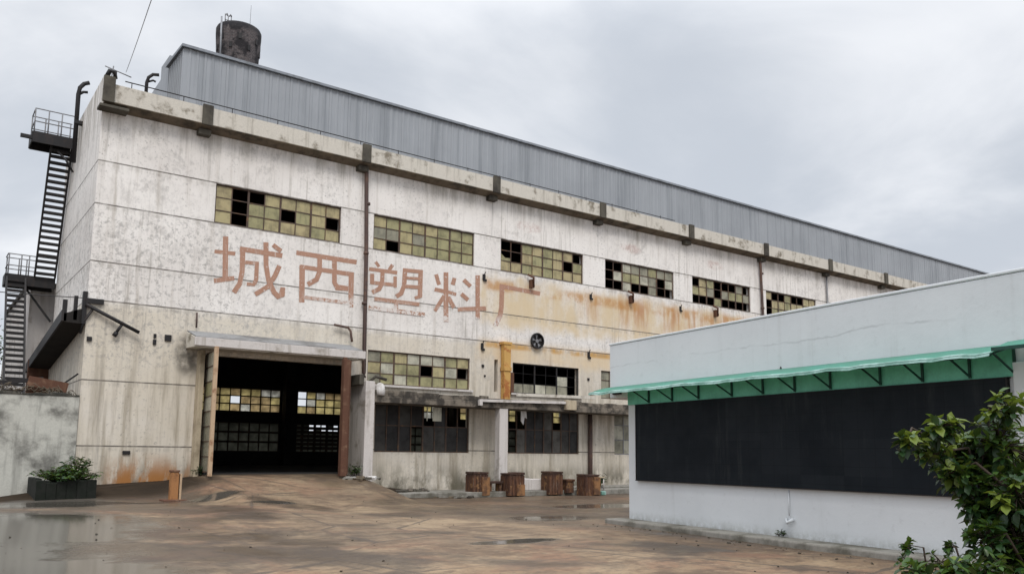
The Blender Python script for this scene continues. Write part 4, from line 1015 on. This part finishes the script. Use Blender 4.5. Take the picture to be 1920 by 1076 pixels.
# ================================================================== trees and bushes
def bush(name, label, cat, blobs, root, nleaf, L, seed, stems, matset):
    """blobs: (centre, radius, lime share); leaves gather in twig-end clusters through each blob's volume"""
    rnd = random.Random(seed)
    t = thing(name, root, label, cat)
    br = MB(); lf = MB()
    for (c, r, lime) in blobs:
        c = Vector(c)
        low = [Vector(q[0]) for q in blobs if q[1] >= .19 and q[0][2] < c.z - .08]
        base = min(low, key=lambda q: (q-c).length) if low else Vector(root) + Vector((rnd.uniform(-.1, .1), rnd.uniform(-.1, .1), 0))
        mid = base.lerp(c, .55) + Vector((rnd.uniform(-.1, .1), rnd.uniform(-.1, .1), .12))
        br.tube([base, mid, c], [L*.16, L*.12, L*.07], 6)
        nt = max(5, int(nleaf*r*r))
        for k in range(nt):
            v = Vector((rnd.gauss(0, 1), rnd.gauss(0, 1), rnd.gauss(0, .85))).normalized()*r*rnd.random()**.45
            e = c + v
            br.tube([c + v*.15, c + v*.6 + Vector((0, 0, .03*r)), e], [.005, .004, .0025], 4, cap=False)
            axis_ = (v.normalized() + Vector((0, 0, .45))).normalized()
            m = rnd.randint(5, 8)
            islime = rnd.random() < lime
            for i in range(m):
                a = 2*PI*i/m + rnd.uniform(-.4, .4)
                side = axis_.cross(Vector((.3, .2, 1))).normalized(); s2 = axis_.cross(side)
                dd = axis_*rnd.uniform(.1, .9) + side*math.cos(a) + s2*math.sin(a)
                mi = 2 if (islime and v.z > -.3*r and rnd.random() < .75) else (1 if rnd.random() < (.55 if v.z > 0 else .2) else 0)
                sc = rnd.uniform(.5, 1.22)
                leaf_quad(lf, e - axis_*rnd.uniform(0, .06), dd, L*sc, L*sc*.62, mi, rnd, rnd.uniform(.05, .4))
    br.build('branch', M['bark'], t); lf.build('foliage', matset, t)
    return t
LM = [M['leaf_dark'], M['leaf_mid'], M['leaf_lime']]
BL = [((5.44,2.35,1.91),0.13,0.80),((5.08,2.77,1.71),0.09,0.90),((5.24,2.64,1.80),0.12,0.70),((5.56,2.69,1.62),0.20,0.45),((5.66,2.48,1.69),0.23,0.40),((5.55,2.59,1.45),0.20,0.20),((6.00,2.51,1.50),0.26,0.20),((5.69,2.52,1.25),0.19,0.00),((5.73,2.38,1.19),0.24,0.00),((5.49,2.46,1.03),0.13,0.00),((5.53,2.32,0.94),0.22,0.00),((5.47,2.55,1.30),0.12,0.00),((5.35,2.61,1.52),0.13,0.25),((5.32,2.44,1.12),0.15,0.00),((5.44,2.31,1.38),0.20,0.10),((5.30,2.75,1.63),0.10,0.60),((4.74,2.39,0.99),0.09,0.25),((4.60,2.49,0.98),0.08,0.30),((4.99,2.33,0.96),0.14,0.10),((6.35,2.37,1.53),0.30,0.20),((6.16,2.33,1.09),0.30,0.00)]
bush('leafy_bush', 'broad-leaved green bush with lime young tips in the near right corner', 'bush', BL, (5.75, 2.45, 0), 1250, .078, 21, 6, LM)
bush('sapling', 'low thin sapling with dark leaves beneath the big bush, before the annex wall', 'sapling', [((5.0, 2.75, .95), .10, 0), ((5.12, 2.62, .98), .10, 0), ((5.05, 2.66, .80), .20, .1), ((5.3, 2.55, .8), .2, .1), ((4.98, 2.75, 1.08), .05, 0), ((5.22, 2.62, 1.08), .05, 0)], (5.15, 2.65, 0), 500, .05, 22, 4, LM)
def tree(c, h, r, label, seed):
    rnd = random.Random(seed); t = thing('tree', c, label, 'tree'); c = Vector(c)
    b = MB(); b.tube([c, c+Vector((.1, 0, h*.4)), c+Vector((0, 0, h*.85))], [.2, .14, .05], 8); lf = MB()
    for k in range(60):
        v = Vector((rnd.gauss(0, 1), rnd.gauss(0, 1), rnd.gauss(0, 1))).normalized()*rnd.random()**.4
        e = c + Vector((v.x*r, v.y*r, h*.62+v.z*h*.36))
        b.tube([c+Vector((0, 0, h*rnd.uniform(.3, .7))), e], [.04, .012], 5)
        for i in range(45):
            q = Vector((rnd.gauss(0, .35), rnd.gauss(0, .35), rnd.gauss(0, .28)))
            leaf_quad(lf, e+q, (rnd.gauss(0, 1), rnd.gauss(0, 1), rnd.gauss(0, .6)), .2, .11, rnd.choice((0, 0, 1)), rnd)
    b.build('trunk', M['bark'], t); lf.build('crown', LM, t)
tree((2.2, 46, 0), 8.3, 1.6, 'dark tree behind the lower fire escape stairs', 31)
tree((-1.0, 47, 0), 8.6, 2.2, 'dark tree farther left beyond the boundary wall', 32)

# ================================================================== grit and leaf litter on the yard
rnd = random.Random(77); b = MB()
for k in range(240):
    x = rnd.uniform(-1, 13); y = rnd.uniform(6, 25)
    if k % 3 == 0: q = rnd.uniform(0, 9); x, y = A.x + d.x*q - .75 - rnd.random()**2*.6, A.y + d.y*q
    s = rnd.uniform(.006, .02)*(1.6 if k % 9 == 0 else 1); a = rnd.uniform(0, PI); z = gz(x, y)
    if k % 2: b.obox((x, y, z+s*.4), (s*math.cos(a), s*math.sin(a), 0), (-s*.7*math.sin(a), s*.7*math.cos(a), .2*s), (0, -.2*s, s*.5), 0)
    else: leaf_quad(b, (x, y, z+.006), (math.cos(a*2), math.sin(a*2), .08), s*3, s*1.6, 1, rnd, .1)
tag(b.build('yard_litter', [M['dark_concrete'], M['dry']]), kind='stuff')

GROUPS = {'weed_clump': 'weeds along the wall feet', 'tree': 'trees beyond the boundary wall', 'green_awning': 'green awnings on the annex', 'rubble': 'rubble along the factory foot',
          'low_bench': 'plank benches between the crates', 'loose_board': 'boards lying on the porch roof'}
for o in S.objects:
    k = o.name.split('.')[0]
    if o.parent is None and k in GROUPS: o['group'] = GROUPS[k]

# ================================================================== overhead cables
def cable(pts, r, label, mat):
    b = MB(); b.tube(pts, r, 6); tag(b.build('cable', mat), label, 'cable', 'overhead cables', 'thing')
def sag(p, q, s, k=14):
    p, q = Vector(p), Vector(q)
    return [p.lerp(q, i/k) - Vector((0, 0, s*4*(i/k)*(1-i/k))) for i in range(k+1)]
cable(sag((4.93, 28.4, 13.85), (1.6, 6.0, 6.85), .1), .008, 'thin pale cable rising from the roof corner across the sky', M['pale_wire'])
cable(sag((4.2, 28.1, 6.22), (-6.0, 30.0, 6.6), .15), .014, 'thin black cable running left from the factory corner', M['cable'])

# ================================================================== sky, sun, camera
w = bpy.data.worlds.new('World'); S.world = w; w.use_nodes = True
g = G('', w); nt = w.node_tree
SUN_EL, SUN_AZ = math.radians(52), math.radians(205)      # azimuth clockwise from +Y
sky = g.n('ShaderNodeTexSky', sky_type='NISHITA'); sky.sun_disc = False; sky.sun_elevation = SUN_EL; sky.sun_rotation = SUN_AZ
sky.air_density = 1.2; sky.dust_density = 3.0
dirv = g.n('ShaderNodeTexCoord').outputs['Generated']
dx, dy, dz = g.xyz(dirv)
# flat cloud deck: directions projected on a plane overhead
den = g.m('ADD', g.m('MAXIMUM', dz, 0.), .28)
cb = g.n('ShaderNodeCombineXYZ'); g.put(cb.inputs[0], g.m('DIVIDE', dx, den)); g.put(cb.inputs[1], g.m('DIVIDE', dy, den)); g.put(cb.inputs[2], g.m('MULTIPLY', dz, 1.2))
n1 = g.noise(1.35, 8, .52, g.map((1, 1, 1), (3.4, 1.7, 0), (0, 0, .5), cb.outputs[0]), .35)
n2 = g.noise(.55, 4, .5, g.map((1, 1, 1), (8.1, 4.7, 0), (0, 0, .2), cb.outputs[0]), .2)
cl = g.m('ADD', g.m('MULTIPLY', n1, .55), g.m('MULTIPLY', n2, .45))
c = g.mix(g.sm(cl, .40, .57), (.61, .655, .725), (.96, .98, 1.02))
lift = g.sm(dz, .42, .95, 1., 2.6)                          # an overcast sky is brightest overhead
c2 = g.mix(1., c, g.n('ShaderNodeCombineColor').outputs[0], 'MULTIPLY')
cc = g.n('ShaderNodeCombineColor'); 
for i in range(3): g.put(cc.inputs[i], lift)
c2 = g.mix(1., c, cc.outputs[0], 'MULTIPLY')
bgc = nt.nodes['Background']
sk = g.n('ShaderNodeVectorMath', operation='SCALE'); g.put(sk.inputs[0], sky.outputs[0]); sk.inputs['Scale'].default_value = .10
g.put(bgc.inputs[0], g.mix(.94, sk.outputs[0], c2)); bgc.inputs[1].default_value = 1.0

sd = bpy.data.lights.new('sun', 'SUN'); sd.energy = 1.8; sd.angle = math.radians(20); sd.color = (1, .965, .92)
so = bpy.data.objects.new('sun', sd); COL.objects.link(so)
tosun = Vector((math.sin(SUN_AZ)*math.cos(SUN_EL), math.cos(SUN_AZ)*math.cos(SUN_EL), math.sin(SUN_EL)))
so.rotation_euler = (-tosun).to_track_quat('-Z', 'Y').to_euler()

cd = bpy.data.cameras.new('camera'); co = bpy.data.objects.new('camera', cd); COL.objects.link(co)
cd.sensor_width = 36; cd.sensor_fit = 'HORIZONTAL'; cd.lens = 1560/1920*36; cd.shift_y = 110/1920
cd.clip_start = .1; cd.clip_end = 2000
Rm = Matrix(((.80780409, -.08414626, -.58341406), (-.58936454, -.09834173, -.80185931), (.01009952, .99158878, -.12903367)))
Rm[1] = -Rm[1] if False else Rm[1]
co.matrix_world = Matrix.Translation((0, 0, 1.6)) @ Rm.to_4x4()
S.camera = co
S.view_settings.view_transform = 'Standard'; S.view_settings.look = 'None'; S.view_settings.exposure = 0; S.view_settings.gamma = 1
S.cycles.use_denoising = True
S.cycles.max_bounces = 8
